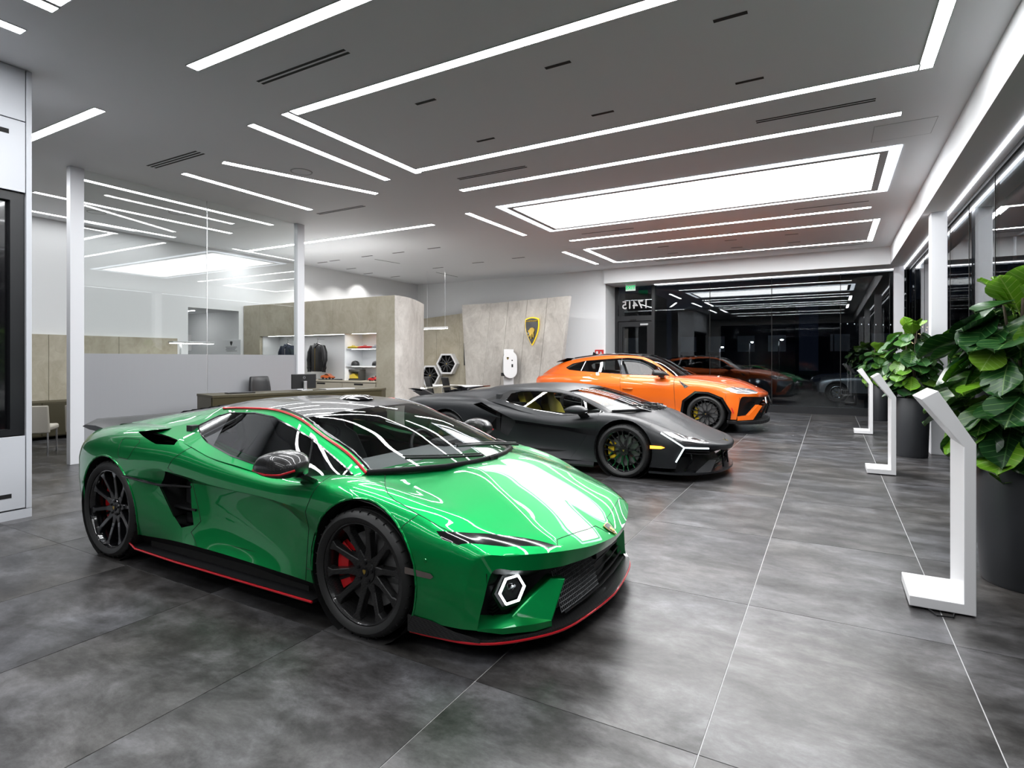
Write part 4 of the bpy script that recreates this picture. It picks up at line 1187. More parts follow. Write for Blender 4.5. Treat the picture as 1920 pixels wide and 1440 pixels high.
    pair('front_fender', sh.part(5), P, car, 35); pair('door_panel', sh.part(3), P, car, 30); pair('rear_fender', sh.part(1), P, car, 30)
    pair('headlamp', sh.part(20), 'gloss_black', car, 38)
    both(sh.seam((2, 3, 5, 6), 0.002, skip=(97, 98, 99, 20))).build('panel_gap', 'seam_dark', car)['kind'] = 'stuff'
    for r_, t_ in ((1, lambda c: c.x < 0), (5, lambda c: c.x > 0), (6, None)):
        b_ = sh.border(r_, 99, .006, t_)
        if b_.v: pair('arch_edge', b_, P, car, 60)
    arch_liner(car, 1.40, .355, .40, .60, .98); arch_liner(car, -1.40, .375, .415, .55, 1.0)
    MB().prism([(2.1, -.5), (2.1, .5), (1.85, .8), (1.83, .60), (.95, .60), (.9, .92), (-.9, .92), (-.95, .55), (-1.85, .55), (-1.95, .75), (-2.3, .7), (-2.3, -.7), (-1.95, -.75), (-1.85, -.55), (-.95, -.55), (-.9, -.92), (.9, -.92), (.95, -.60), (1.83, -.60), (1.85, -.8)], .12, .28).build('underbody', 'void_black', car)
    m = MB().box(-.95, -.22, .60, .76, .36, .90); pair('intake_liner', m, 'void_black', car)
    for k in range(3):
        m = MB().tube([(-.84 + .02 * k, .93 - .02 * k, .875 - k * .012), (-.27, .985 - .02 * k, .683 - k * .004)], .006, 5); pair('intake_fin', m, 'gloss_black', car)
    m = MB().prism([(-1.0, .6), (-1.0, .99), (.3, 1.01), (1.0, 1.0), (1.0, .6)], .10, .125)
    pair('side_skirt', m, 'gloss_black', car)
    m = MB().add([(-.9, .90, .20), (.6, .88, .19), (1.0, .97, .18), (-.9, 1.0, .125), (.6, 1.015, .125), (1.0, 1.0, .125)], [(0, 1, 4, 3), (1, 2, 5, 4)]); pair('sill_blade', m, P, car, 60)
    # front: splitter, recess, Y lamps, fins
    lip = [(p.x, p.y) for p in crom([(1.74, .985, 0), (1.90, .975, 0), (2.10, .945, 0), (2.26, .87, 0), (2.42, .68, 0), (2.54, .44, 0), (2.60, 0, 0)], 4)]
    full = lip + [(x, -y) for x, y in reversed(lip[:-1])]
    MB().prism(full + [(1.74, -.7), (1.74, .7)], .095, .118).build('splitter', P, car, smooth=30)
    top = crom([(2.57, 0, .365), (2.545, .28, .375), (2.47, .50, .395), (2.37, .66, .41), (2.25, .78, .43), (2.14, .87, .445)], 4)
    both(MB().grid([[(p.x + dx, p.y * k, z or p.z) for p in top] for dx, z, k in ((0, None, 1), (-.24, .28, .96), (-.14, .11, .96))])).build('nose_recess', 'satin_black', car, smooth=60)
    m = MB().add([(2.11, .905, .44), (2.10, .92, .30), (2.07, .935, .12), (1.95, .80, .44), (1.95, .80, .30), (1.95, .80, .12)], [(0, 1, 4, 3), (1, 2, 5, 4)]); pair('lamp_recess', m, 'satin_black', car)
    def arm(pts, r): return MB().tube(pts, r, 6)
    m = arm([(1.885, .945, .610), (2.03, .925, .525), (2.165, .885, .435)], .010).add([], [])
    m.tube([(2.165, .885, .435), (2.29, .79, .425), (2.42, .665, .415)], .011, 6); m.tube([(2.165, .885, .435), (2.125, .93, .35), (2.075, .95, .255)], .010, 6)
    pair('y_running_light', m, 'lamp_ice', car, 60, 'pale Y-shaped running light')
    for dz in (.035, .07):
        m = MB().tube([(2.17, .86, .435 - dz), (2.30, .76, .42 - dz), (2.42, .64, .41 - dz)], .008, 5); pair('lamp_blade', m, 'gloss_black', car)
    m = MB().add([(2.28, .80, .118), (2.44, .62, .118), (2.48, .50, .25), (2.40, .52, .25), (2.24, .74, .118), (2.38, .58, .118)], [(0, 1, 2, 3), (0, 3, 5, 4), (1, 0, 4, 5)]); pair('winglet', m, P, car, 30)
    m = MB().tube([(2.15, .80, .13), (2.22, .72, .24), (2.20, .68, .36)], .012, 6); pair('duct_fin', m, 'gloss_black', car)
    m = MB().tube([(2.52, .20, .12), (2.50, .17, .36)], .012, 6); pair('nose_strut', m, 'gloss_black', car)
    for k in range(4):
        MB().tube([(2.50 - .05 * k * .2 - .15 * y * y, y, .15 + .05 * k) for y in (-.5, -.25, 0, .25, .5)], .006, 5).build('grille_slat', 'gloss_black', car)
    m = MB().add([(1.765, 1.008, .45), (1.90, .992, .448), (1.945, .982, .432), (1.90, .99, .415), (1.765, 1.008, .412)], [(0, 1, 2, 3, 4)])
    pair('side_marker', m, 'lamp_amber', car, None, 'lit amber marker')
    crest('front_crest', .07, .09, car, (2.53, 0, .446), slope_rot(-.16, .07), .003)
    # greenhouse
    H = [
     [(1.63, 0, .84), (1.57, .36, .84), (1.17, .755, .835), (1.15, .80, .825), (1.15, .88, .79)],
     [(1.32, 0, .955), (1.26, .34, .95), (.98, .70, .925), (.97, .745, .90), (.97, .905, .765)],
     [(1.00, 0, 1.05), (.95, .33, 1.045), (.73, .66, 1.015), (.74, .705, .985), (.78, .925, .735)],
     [(.65, 0, 1.13), (.62, .32, 1.122), (.47, .63, 1.085), (.48, .68, 1.055), (.48, .94, .73)],
     [(.25, 0, 1.172), (.22, .31, 1.162), (.18, .61, 1.12), (.18, .66, 1.092), (.18, .95, .75)],
     [(-.15, 0, 1.175), (-.15, .30, 1.165), (-.15, .60, 1.12), (-.13, .655, 1.095), (-.12, .95, .80)],
     [(-.50, 0, 1.155), (-.50, .30, 1.148), (-.50, .58, 1.11), (-.47, .65, 1.075), (-.42, .925, .87)],
     [(-.90, 0, 1.12), (-.90, .30, 1.115), (-.90, .56, 1.085), (-.90, .64, 1.05), (-.88, .86, .935)],
     [(-1.40, 0, 1.07), (-1.40, .30, 1.06), (-1.40, .54, 1.035), (-1.40, .62, 1.01), (-1.40, .80, .94)],
     [(-1.95, 0, .99), (-1.95, .30, .985), (-1.95, .50, .97), (-1.95, .58, .955), (-1.90, .70, .91)],
    ]
    gh = Shell(H, 6, 5, sharp_r=(2, 3), reg=lambda u, v: (10 if u < 3 else (11 if u < 7 else 12)) if v < 2 else (13 if v < 3 else 14))
    wy = lambda c: c.y > .5
    gh.cut(WIN_B, 15, 'xz', wy, only=(14,))
    gh.cut([(-.86, .905), (-.45, 1.075), (-.33, 1.07), (-.47, .935), (-.60, .955), (-.74, .90)], 16, 'xz', wy, only=(14,))
    gh.cut([(.68, 1.1), (.80, .7), (1.3, .7), (1.3, 1.1)], 17, 'xz', wy, only=(15,))
    both(gh.part(10)).build('windscreen', 'car_glass_clear', car, smooth=60)
    both(gh.part(11)).build('roof', P, car, smooth=60)
    both(gh.part(12)).build('engine_cover', 'gloss_black', car, smooth=60)
    pair('roof_rail', gh.part(13), P, car, 60); pair('rear_buttress', gh.part(14), P, car, 40)
    pair('side_window', gh.part(15), 'car_glass_clear', car, 60); pair('quarter_intake', gh.part(16), 'void_black', car, 60); pair('front_quarter_window', gh.part(17), 'car_glass_clear', car, 60)
    pair('window_trim', gh.seam((), .006, pairs={(14, 15), (13, 15), (14, 17), (13, 17)}), 'gloss_black', car)
    pair('window_bar', gh.seam((), .007, pairs={(15, 17)}), 'satin_black', car)
    both(gh.inner((11, 12, 13, 14))).build('headliner', 'interior_dark', car, smooth=60)
    m = MB().tube([(1.64, -.02, .845), (1.57, .36, .845), (1.38, .62, .845), (1.18, .77, .838)], .02, 6); both(m).build('cowl', 'satin_black', car, smooth=60)
    for pts in ([(1.55, .46, .865), (1.48, .16, .90), (1.40, -.14, .93)], [(1.62, -.10, .87), (1.52, -.40, .90), (1.36, -.60, .92)]):
        MB().tube(pts, .010, 6).build('wiper', 'gloss_black', car)
    # leafy cowl vents
    for k in range(5):
        m = MB().tube([(1.70 - .02 * k, .05 + .09 * k, .845 - .004 * k), (1.58 - .03 * k, .03 + .11 * k, .875)], .012, 5); pair('cowl_slat', m, 'gloss_black', car)
    # rear wing on two arms
    m = MB()
    prof = [(-2.20, 1.045), (-2.36, 1.06), (-2.50, 1.045), (-2.36, 1.03)]
    for y0, y1, dz in ((-.62, .62, 0), ):
        m.prism([(x, z) for x, z in prof], y0, y1, 'y')
    m.build('rear_wing', 'gloss_black', car, bevel=.006)
    for s_ in (-1, 1):
        MB().add([(-1.80, s_ * .70, .93), (-2.05, s_ * .74, .91), (-2.42, s_ * .62, 1.03), (-2.20, s_ * .58, 1.045), (-1.80, s_ * .64, .93), (-2.05, s_ * .68, .90), (-2.42, s_ * .55, 1.03), (-2.20, s_ * .52, 1.045)],
                 [(0, 1, 2, 3), (7, 6, 5, 4), (0, 4, 5, 1), (1, 5, 6, 2), (2, 6, 7, 3), (3, 7, 4, 0)]).build('wing_arm', 'gloss_black', car)
    for k in range(4):
        x = -1.45 - k * .13
        MB().prism([(x, 1.045 - k * .02), (x, 1.085 - k * .02), (x - .10, 1.06 - k * .02)], -.36, .36, 'y').build('deck_slat', 'gloss_black', car)
    MB().add([(-2.36, -.72, .3), (-2.36, .72, .3), (-2.39, .5, .92), (-2.39, -.5, .92), (-2.38, -.80, .6), (-2.38, .80, .6)], [(0, 1, 5, 4), (4, 5, 2, 3)]).build('rear_fascia', 'satin_black', car)
    # mirrors
    mi = [[(.58, 1.02, .84), (.58, 1.04, .855), (.60, 1.04, .865), (.60, 1.02, .84)], [(.70, .98, .815), (.69, 1.14, .835), (.70, 1.13, .895), (.72, .98, .90)],
          [(.82, .98, .81), (.82, 1.14, .83), (.82, 1.13, .895), (.84, .98, .905)], [(.92, 1.0, .84), (.925, 1.08, .845), (.925, 1.07, .86), (.925, 1.0, .87)]]
    ms = [crom(r + [r[0]], 3)[:-1] for r in mi]
    rl2 = [crom([r[k] for r in ms], 4) for k in range(12)]
    m = MB(); q = len(rl2[0])
    m.add([rl2[k][i] for i in range(q) for k in range(12)], [(i * 12 + k, i * 12 + (k + 1) % 12, (i + 1) * 12 + (k + 1) % 12, (i + 1) * 12 + k) for i in range(q - 1) for k in range(12)] + [tuple(range(12)), tuple(range((q - 1) * 12, q * 12))])
    a, b = pair('mirror', m, P, car, 60)
    st = MB().add([(.80, .89, .73), (.94, .90, .74), (.90, 1.0, .825), (.78, 1.0, .82), (.80, .91, .71), (.92, .92, .72), (.88, 1.03, .815), (.78, 1.03, .81)], [(0, 1, 2, 3), (7, 6, 5, 4), (0, 4, 5, 1), (1, 5, 6, 2), (2, 6, 7, 3), (3, 7, 4, 0)])
    st.build('mirror_stalk', 'gloss_black', b); mirror(st).build('mirror_stalk', 'gloss_black', a)
    # cabin
    dash(car, lambda y: 1.48 - .65 * y * y - .25 * max(0, y - .45), .80, .40, .80, .84, 'interior_dark')
    MB().box(-.85, 1.4, -.84, .84, .18, .28).build('cabin_floor', 'void_black', car)
    MB().box(-.62, -.55, -.82, .82, .28, 1.02).build('bulkhead', 'interior_dark', car)
    m = MB().prism([(1.1, .30), (1.1, .72), (.4, .68), (-.5, .74), (-.55, .30)], .80, .85, 'y'); pair('door_card', m, 'interior_dark', car)
    seat(car, .12, -.38, .26, 'interior_dark', 'seat_yellow', .40); seat(car, .12, .38, .26, 'interior_dark', 'seat_yellow', .40)
    steering(car, .72, .38, .74)
    for sd in (-1, 1):
        build_wheel(car, 1.40, sd * .88, sd, .346, .24, .272, 'y', 'caliper_yellow')
        build_wheel(car, -1.40, sd * .86, sd, .37, .30, .285, 'y', 'caliper_yellow')
    return car
LAMP_B = [(1.90, .87), (1.98, .80), (2.084, .72), (2.259, .612), (2.40, .56), (2.415, .62), (2.26, .775), (2.15, .862), (2.0, .905)]
WIN_B = [(-.438, .924), (-.42, 1.03), (-.25, 1.066), (.11, 1.073), (.384, 1.055), (.684, .995), (1.09, .825), (.989, .793), (.507, .776), (.05, .822), (-.297, .891)]
black_car()
# ================================================================ orange sport SUV
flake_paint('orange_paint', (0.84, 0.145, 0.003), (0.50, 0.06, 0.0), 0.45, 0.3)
def orange_car():
    car = thing('sport_suv', 'glossy orange sport SUV with black wheels parked by the far window', 'car', (-3.823, 13.37, 0))
    P = 'orange_paint'
    def st(x, y3, z0, z3, y4, z4, y5, z5, y6, z6, y7=None, z7=.70, y8=None, z8=.47, y9=None, z9=.28):
        y7 = y6 - .005 if y7 is None else y7; y8 = y6 - .02 if y8 is None else y8; y9 = y6 - .02 if y9 is None else y9
        return [(x, 0, z0), (x, .2, z0), (x, .46, z0 - .008), (x, y3, z3), (x, y4, z4), (x, y5, z5), (x, y6, z6), (x, y7, z7), (x, y8, z8), (x, y9, z9)]
    S = [
     [(2.64, 0, .735), (2.62, .28, .742), (2.57, .52, .755), (2.48, .68, .765), (2.36, .80, .77), (2.24, .885, .762), (2.20, .92, .68), (2.18, .94, .55), (2.16, .95, .42), (2.14, .955, .30)],
     [(2.65, 0, .79), (2.63, .28, .80), (2.57, .52, .82), (2.45, .70, .84), (2.28, .83, .86), (2.13, .925, .85), (2.08, .955, .72), (2.07, .97, .57), (2.06, .975, .43), (2.05, .975, .30)],
     [(2.48, 0, .905), (2.45, .28, .912), (2.36, .52, .93), (2.22, .70, .938), (2.06, .86, .945), (1.93, .955, .91), (1.92, .985, .76), (1.92, .995, .6), (1.92, .995, .44), (1.92, .99, .30)],
     [(2.14, 0, 1.055), (2.12, .27, 1.058), (2.06, .50, 1.055), (1.96, .70, 1.035), (1.85, .88, 1.018), (1.76, .975, .97), (1.75, 1.0, .80), (1.75, 1.005, .63), (1.75, 1.0, .45), (1.75, .99, .30)],
     [(1.72, 0, 1.15), (1.71, .26, 1.152), (1.66, .48, 1.14), (1.60, .70, 1.105), (1.54, .89, 1.075), (1.52, .985, 1.01), (1.52, 1.005, .85), (1.52, 1.005, .65), (1.52, .995, .45), (1.52, .98, .30)],
     [(1.18, 0, 1.185), (1.18, .24, 1.185), (1.15, .46, 1.172), (1.10, .72, 1.148), (1.08, .89, 1.11), (1.06, .975, 1.04), (1.05, .997, .90), (1.05, .985, .67), (1.05, .965, .46), (1.05, .975, .28)],
     st(.80, .74, 1.18, 1.165, .89, 1.135, .955, 1.06, .988, .93, .972, .68, .945, .46, .97, .26),
     st(.20, .74, 1.16, 1.165, .895, 1.145, .952, 1.07, .986, .95, .972, .70, .935, .46, .97, .26),
     st(-.50, .74, 1.16, 1.18, .895, 1.16, .955, 1.08, .99, .975, .978, .70, .94, .46, .97, .26),
     st(-1.10, .74, 1.18, 1.20, .895, 1.18, .968, 1.10, 1.003, 1.0, .995, .72, .97, .47, .98, .27),
     st(-1.53, .72, 1.18, 1.20, .885, 1.185, .978, 1.12, 1.012, 1.02, 1.012, .74, 1.0, .5, .98, .30),
     st(-2.0, .70, 1.17, 1.18, .84, 1.17, .945, 1.12, .985, 1.04, .985, .75, .97, .5, .95, .32),
     st(-2.34, .62, 1.15, 1.16, .76, 1.15, .86, 1.105, .905, 1.03, .915, .75, .905, .52, .88, .36),
     st(-2.53, .54, 1.11, 1.12, .66, 1.11, .76, 1.08, .81, 1.02, .83, .75, .82, .54, .80, .40),
    ]
    sh = Shell(S, 6, 4, sharp_r=(2, 6), reg=1)
    low = lambda c: c.z < 1.0 and c.y > .6
    AF = [(1.00, .10), (1.06, .66), (1.32, .865), (1.60, .855), (1.88, .745), (2.05, .45), (2.00, .10)]
    AR = [(x - 3.06, z) for x, z in AF]
    sh.cut(AF, 99, 'xz', low); sh.cut(AR, 99, 'xz', low)
    sh.cut(LAMP_O, 20, 'xz', lambda c: c.y > .55)
    side = lambda c: c.y > .8
    sh.cut([(.87, 1.14), (.90, .48), (.86, .33), (-.31, .33), (-.31, .77), (-.35, 1.25), (.5, 1.25)], 3, 'xz', side, only=(1,))
    sh.cut([(-.31, .77), (-.31, .33), (-.95, .33), (-1.16, .78), (-1.25, 1.05), (-1.1, 1.3), (-.35, 1.3)], 4, 'xz', side, only=(1,))
    sh.cut([(.98, -.01), (.95, .36), (.80, .72), (-2.2, .72), (-2.35, -.01)], 97, 'xy', lambda c: c.z > 1.0, only=(1, 2))
    sh.cut([(.98, 1.085), (1.19, .965), (1.11, .925)], 21, 'xz', side)
    sh.cut([(2.60, -.01), (2.58, .30), (2.45, .62), (2.05, .80), (1.60, .83), (1.05, .78), (.95, -.01)], 2, 'xy', lambda c: c.z > .7, only=(1,))
    sh.cut([(1.95, 1.3), (1.93, .60), (1.5, .3), (.88, .3), (.90, .48), (.87, 1.3)], 5, 'xz', lambda c: c.y > .7, only=(1,))
    sh.cut([(3, -1), (1.5, -1), (1.5, 1.3), (3, 1.3)], 6, 'xz', None, only=(1,))
    both(sh.part(2)).build('bonnet', P, car, smooth=35); both(sh.part(6)).build('front_bumper', P, car, smooth=35)
    pair('front_fender', sh.part(5), P, car, 35); pair('front_door', sh.part(3), P, car, 35); pair('rear_door', sh.part(4), P, car, 35); pair('rear_fender', sh.part(1), P, car, 35)
    pair('headlamp', sh.part(20), 'headlamp_glass', car, 40); pair('fender_vent', sh.part(21), 'gloss_black', car)
    both(sh.seam((2, 3, 4, 5, 6), 0.003, skip=(97, 98, 99, 20, 21))).build('panel_gap', 'seam_dark', car)['kind'] = 'stuff'
    # black arch cladding
    for A in (AF, AR):
        o = [Vector((x, 1.0, z)) for x, z in A[1:-1]]; c = Vector((A[0][0] + .53, 0, .39))
        pts = [(A[0][0], 1.0, .25)] + [tuple(p) for p in o] + [(A[-1][0] + .02, 1.0, .30)]
        inn = [(c.x + (p[0] - c.x) * .90, 1.005, .39 + (p[2] - .39) * .91) for p in pts]
        m = MB(); n = len(pts)
        m.add([(p[0], 1.018, p[2]) for p in pts] + [(p[0], 1.02, p[2]) for p in inn] + [(p[0], .93, p[2]) for p in inn], [(k, k + 1, n + k + 1, n + k) for k in range(n - 1)] + [(n + k, n + k + 1, 2 * n + k + 1, 2 * n + k) for k in range(n - 1)])
        pair('arch_cladding', m, 'gloss_black', car, 20)
    arch_liner(car, 1.53, .40, .49, .60, .97); arch_liner(car, -1.53, .40, .49, .58, .98)
    MB().box(-2.4, 2.1, -.6, .6, .22, .5).box(-1.0, 1.0, -.93, .93, .22, .4).build('underbody', 'void_black', car)
    m = MB().prism([(-1.0, .6), (-1.0, .98), (1.0, .98), (1.0, .6)], .22, .30); pair('side_skirt', m, 'gloss_black', car, bevel=.01)
    # front face
    top = crom([(2.61, 0, .745), (2.59, .28, .75), (2.54, .52, .762), (2.45, .68, .77), (2.33, .80, .775), (2.21, .885, .765)], 3)
    both(MB().grid([[(p.x + dx, p.y * k, z or p.z) for p in top] for dx, z, k in ((0, None, 1), (-.18, .55, .97), (-.08, .26, .96))])).build('nose_recess', 'satin_black', car, smooth=60)
    m = MB().add([(2.20, .92, .75), (2.18, .94, .55), (2.14, .955, .30), (2.02, .82, .75), (2.02, .82, .55), (2.02, .82, .30)], [(0, 1, 4, 3), (1, 2, 5, 4)]); pair('lamp_recess', m, 'satin_black', car)
    bk = Vector((-.06, -.03, 0))
    q = [Vector(p) for p in ((2.16, .955, .36), (2.16, .955, .28), (2.44, .80, .30), (2.60, .62, .58), (2.53, .68, .60), (2.36, .82, .385))]
    m = MB().add(q + [p + bk for p in q], [(0, 1, 2, 5), (5, 2, 3, 4), (1, 7, 8, 2), (2, 8, 9, 3), (3, 9, 10, 4), (4, 10, 11, 5), (5, 11, 6, 0)]); pair('winglet', m, P, car, 30)
    for k in range(6):
        z = .36 + k * .065
        MB().tube([(2.58 - .1 * y * y + .01 * k, y, z) for y in (-.6, -.3, 0, .3, .6)], .009, 5).build('grille_slat', 'gloss_black', car)
    m = MB().tube([(2.62, .34, .74), (2.66, .40, .60), (2.56, .50, .34)], .025, 6); pair('grille_strut', m, 'gloss_black', car)
    lip = [(p.x, p.y) for p in crom([(1.95, .95, 0), (2.2, .92, 0), (2.45, .78, 0), (2.62, .5, 0), (2.68, 0, 0)], 4)]
    full = lip + [(x, -y) for x, y in reversed(lip[:-1])]
    MB().prism(full + [(1.95, -.7), (1.95, .7)], .20, .28).build('front_skid', 'satin_black', car, bevel=.02)
    m = MB().tube([(2.12, .80, .62), (2.30, .70, .63), (2.45, .6, .64)], .010, 5); pair('lamp_blade', m, 'gloss_black', car)
    m = MB().tube([(2.02, .955, .878), (2.15, .93, .845), (2.36, .80, .835), (2.50, .66, .845)], .008, 5); pair('running_light', m, 'lamp_ice', car, 60)
    m = MB().add([(2.045, 1.006, .55), (2.065, 1.0, .54), (2.10, .985, .44), (2.08, .99, .42)], [(0, 1, 2, 3)]); pair('side_marker', m, 'red_line', car)
    m = MB().add([(.98, 1.0, 1.085), (1.19, 1.01, .965), (1.11, 1.008, .925), (1.03, 1.0, 1.03), (1.13, 1.008, .975), (1.10, 1.006, .955)], [(0, 1, 4, 3), (1, 2, 5, 4), (2, 0, 3, 5)]); pair('vent_rim', m, 'chrome', car)
    # door handles
    for x0 in (-.26, -1.12):
        m = MB().tube([(x0, .990, .885), (x0 + .03, 1.012, .885), (x0 + .19, 1.012, .88), (x0 + .22, .990, .88)], .016, 6); pair('door_handle', m, P, car, 60)
    # greenhouse
    H = [
     [(1.06, 0, 1.182), (1.01, .36, 1.178), (.83, .72, 1.168), (.80, .765, 1.16), (.80, .89, 1.12)],
     [(.76, 0, 1.37), (.73, .35, 1.36), (.61, .665, 1.325), (.60, .71, 1.30), (.62, .90, 1.12)],
     [(.46, 0, 1.54), (.43, .35, 1.53), (.36, .635, 1.485), (.36, .68, 1.455), (.40, .905, 1.13)],
     [(.15, 0, 1.645), (.13, .35, 1.63), (.10, .615, 1.59), (.10, .66, 1.555), (.10, .91, 1.13)],
     [(-.40, 0, 1.69), (-.40, .35, 1.675), (-.40, .61, 1.635), (-.40, .655, 1.595), (-.40, .91, 1.14)],
     [(-1.0, 0, 1.675), (-1.0, .35, 1.66), (-1.0, .60, 1.615), (-1.0, .65, 1.565), (-1.0, .91, 1.16)],
     [(-1.5, 0, 1.62), (-1.5, .35, 1.60), (-1.5, .585, 1.55), (-1.5, .64, 1.495), (-1.5, .90, 1.17)],
     [(-1.9, 0, 1.53), (-1.9, .34, 1.51), (-1.9, .57, 1.46), (-1.9, .63, 1.40), (-1.85, .87, 1.16)],
     [(-2.25, 0, 1.38), (-2.24, .34, 1.37), (-2.21, .55, 1.33), (-2.18, .62, 1.28), (-2.15, .83, 1.15)],
     [(-2.50, 0, 1.20), (-2.50, .34, 1.19), (-2.48, .52, 1.17), (-2.46, .58, 1.15), (-2.42, .75, 1.10)],
    ]
    gh = Shell(H, 6, 4, sharp_r=(2,), reg=lambda u, v: (10 if u < 3 else (11 if u < 7 else 12)) if v < 2 else 14)
    wy = lambda c: c.y > .5
    gh.cut(WIN_O, 15, 'xz', wy, only=(14,))
    gh.cut([(-.40, 1.8), (-.34, 1.0), (-2, 1.0), (-2, 1.8)], 16, 'xz', wy, only=(15,))
    gh.cut([(-1.20, 1.8), (-1.40, 1.0), (-2, 1.0), (-2, 1.8)], 17, 'xz', wy, only=(16,))
    both(gh.part(10)).build('windscreen', 'car_glass', car, smooth=60); both(gh.part(11)).build('roof', 'gloss_black', car, smooth=60); both(gh.part(12)).build('rear_screen', 'car_glass', car, smooth=60)
    pair('body_side', gh.part(14), P, car, 40); pair('front_side_window', gh.part(15), 'car_glass_clear', car, 60); pair('rear_side_window', gh.part(16), 'car_glass', car, 60); pair('rear_quarter_window', gh.part(17), 'car_glass', car, 60)
    pair('window_trim', gh.seam((), .007, pairs={(14, 15), (14, 16), (14, 17)}), 'gloss_black', car)
    pair('window_bar', gh.seam((), .018, pairs={(15, 16)}), 'gloss_black', car); pair('window_bar', gh.seam((), .006, pairs={(16, 17)}), 'chrome', car)
    both(gh.inner((11, 14))).build('headliner', 'interior_dark', car, smooth=60)
    m = MB().prism([(-1.78, 1.57), (-2.02, 1.50), (-2.10, 1.46), (-1.95, 1.48)], -.62, .62, 'y'); m.build('roof_spoiler', 'gloss_black', car, bevel=.01)
    MB().prism([(-1.25, 1.66), (-1.34, 1.72), (-1.36, 1.65)], -.015, .015, 'y').build('antenna_fin', 'gloss_black', car)
    for s_ in (-1, 1):
        MB().tube([(.05, s_ * .60, 1.625), (-.4, s_ * .60, 1.665), (-1.0, s_ * .60, 1.65), (-1.6, s_ * .58, 1.57)], .014, 6).build('roof_rail', 'gloss_black', car, smooth=60)
    m = MB().tube([(-2.45, .80, 1.06), (-2.54, .66, 1.03), (-2.58, .45, 1.03)], .04, 6); pair('tail_lamp', m, 'red_line', car, 60)
    MB().add([(-2.54, -.80, .4), (-2.54, .80, .4), (-2.58, .60, 1.12), (-2.58, -.60, 1.12)], [(0, 1, 2, 3)]).build('rear_fascia', P, car)
    for pts in ([(1.04, .5, 1.19), (.93, .1, 1.28), (.90, -.2, 1.30)],): MB().tube(pts, .01, 6).build('wiper', 'gloss_black', car)
    mi = [[(.40, 1.0, 1.20), (.40, 1.02, 1.21), (.41, 1.02, 1.225), (.41, 1.0, 1.22)], [(.48, .98, 1.19), (.47, 1.16, 1.20), (.48, 1.15, 1.29), (.50, .98, 1.30)],
          [(.60, .98, 1.19), (.60, 1.16, 1.20), (.60, 1.15, 1.28), (.62, .98, 1.28)], [(.76, 1.0, 1.195), (.76, 1.05, 1.20), (.76, 1.05, 1.215), (.76, 1.0, 1.22)]]
    ms = [crom(r + [r[0]], 3)[:-1] for r in mi]; rl2 = [crom([r[k] for r in ms], 3) for k in range(12)]
    m = MB(); q = len(rl2[0])
    m.add([rl2[k][i] for i in range(q) for k in range(12)], [(i * 12 + k, i * 12 + (k + 1) % 12, (i + 1) * 12 + (k + 1) % 12, (i + 1) * 12 + k) for i in range(q - 1) for k in range(12)] + [tuple(range(12)), tuple(range((q - 1) * 12, q * 12))])
    a, b = pair('mirror', m, 'carbon', car, 60)
    st_ = MB().box(.55, .68, .88, 1.03, 1.15, 1.20); st_.build('mirror_stalk', 'gloss_black', b, bevel=.01); mirror(st_).build('mirror_stalk', 'gloss_black', a, bevel=.01)
    # cabin
    dash(car, lambda y: .95 - .40 * y * y, .50, .7, 1.12, 1.165, 'interior_dark')
    MB().box(-2.2, .9, -.85, .85, .38, .48).build('cabin_floor', 'void_black', car)
    m = MB().box(-1.9, .85, .83, .86, .45, 1.10); pair('door_card', m, 'interior_dark', car)
    for x_ in (.0, -.95):
        for y_ in (-.38, .38): seat(car, x_, y_, .58, 'interior_dark', None, .25)
    steering(car, .42, .38, 1.05)
    MB().box(-2.0, -1.95, -.7, .7, .5, 1.3).build('load_screen', 'interior_dark', car)
    for sd in (-1, 1):
        build_wheel(car, 1.53, sd * .86, sd, .385, .27, .305, 'y', 'caliper_yellow'); build_wheel(car, -1.53, sd * .86, sd, .385, .28, .305, 'y', 'caliper_yellow')
    return car
mat('headlamp_glass', (0.30, 0.31, 0.33), 0.1, 0.6, coat=1.0)
LAMP_O = [(1.91, .935), (2.02, .96), (2.20, .95), (2.36, .92), (2.53, .855), (2.48, .835), (2.14, .84), (2.03, .87)]
WIN_O = [(-1.76, 1.335), (-1.61, 1.43), (-1.26, 1.50), (-.67, 1.545), (-.21, 1.57), (.077, 1.54), (.318, 1.45), (.5, 1.355), (.74, 1.18), (-.242, 1.196), (-1.06, 1.247), (-1.41, 1.268), (-1.66, 1.29)]
orange_car()
# ================================================================ clothing display unit
mat('unit_white', (0.82, 0.83, 0.84), 0.4)
mat('oak_pale', (0.55, 0.50, 0.40), 0.5)
mat('shelf_glow', (1.0, 1.0, 1.0), 0.4, emit=20.0)
mat('leather_black', (0.012, 0.012, 0.013), 0.38)
mat('cloth_navy', (0.012, 0.018, 0.035), 0.8)
mat('cloth_yellow', (0.75, 0.58, 0.04), 0.85)
mat('cloth_red', (0.62, 0.02, 0.02), 0.85)
mat('cloth_grey', (0.45, 0.47, 0.52), 0.85)
FY = 9.75
t = thing('display_unit', 'tall beige clothing display wall with lit white niche and drawers', 'cabinet', (-13.74, FY, 0))
ox = -13.74
def U(x0, x1, y0, y1, z0, z1): return MB().box(x0 - ox, x1 - ox, y0 - FY, y1 - FY, z0, z1)
# header above the niche: separate hide panels
xs = [-13.07, -11.8, -10.4, -9.02]
for a, b in zip(xs[:-1], xs[1:]):
    U(a + .002, b - .002, FY, FY + .08, 2.14, 2.97).build('header_panel', 'hide_panel', t)
U(-13.73, -13.072, FY, FY + .08, 0, 2.97).build('side_panel', 'hide_panel', t)
U(-9.018, -8.47, FY, FY + .08, 0, 2.97).build('side_panel', 'hide_panel', t)
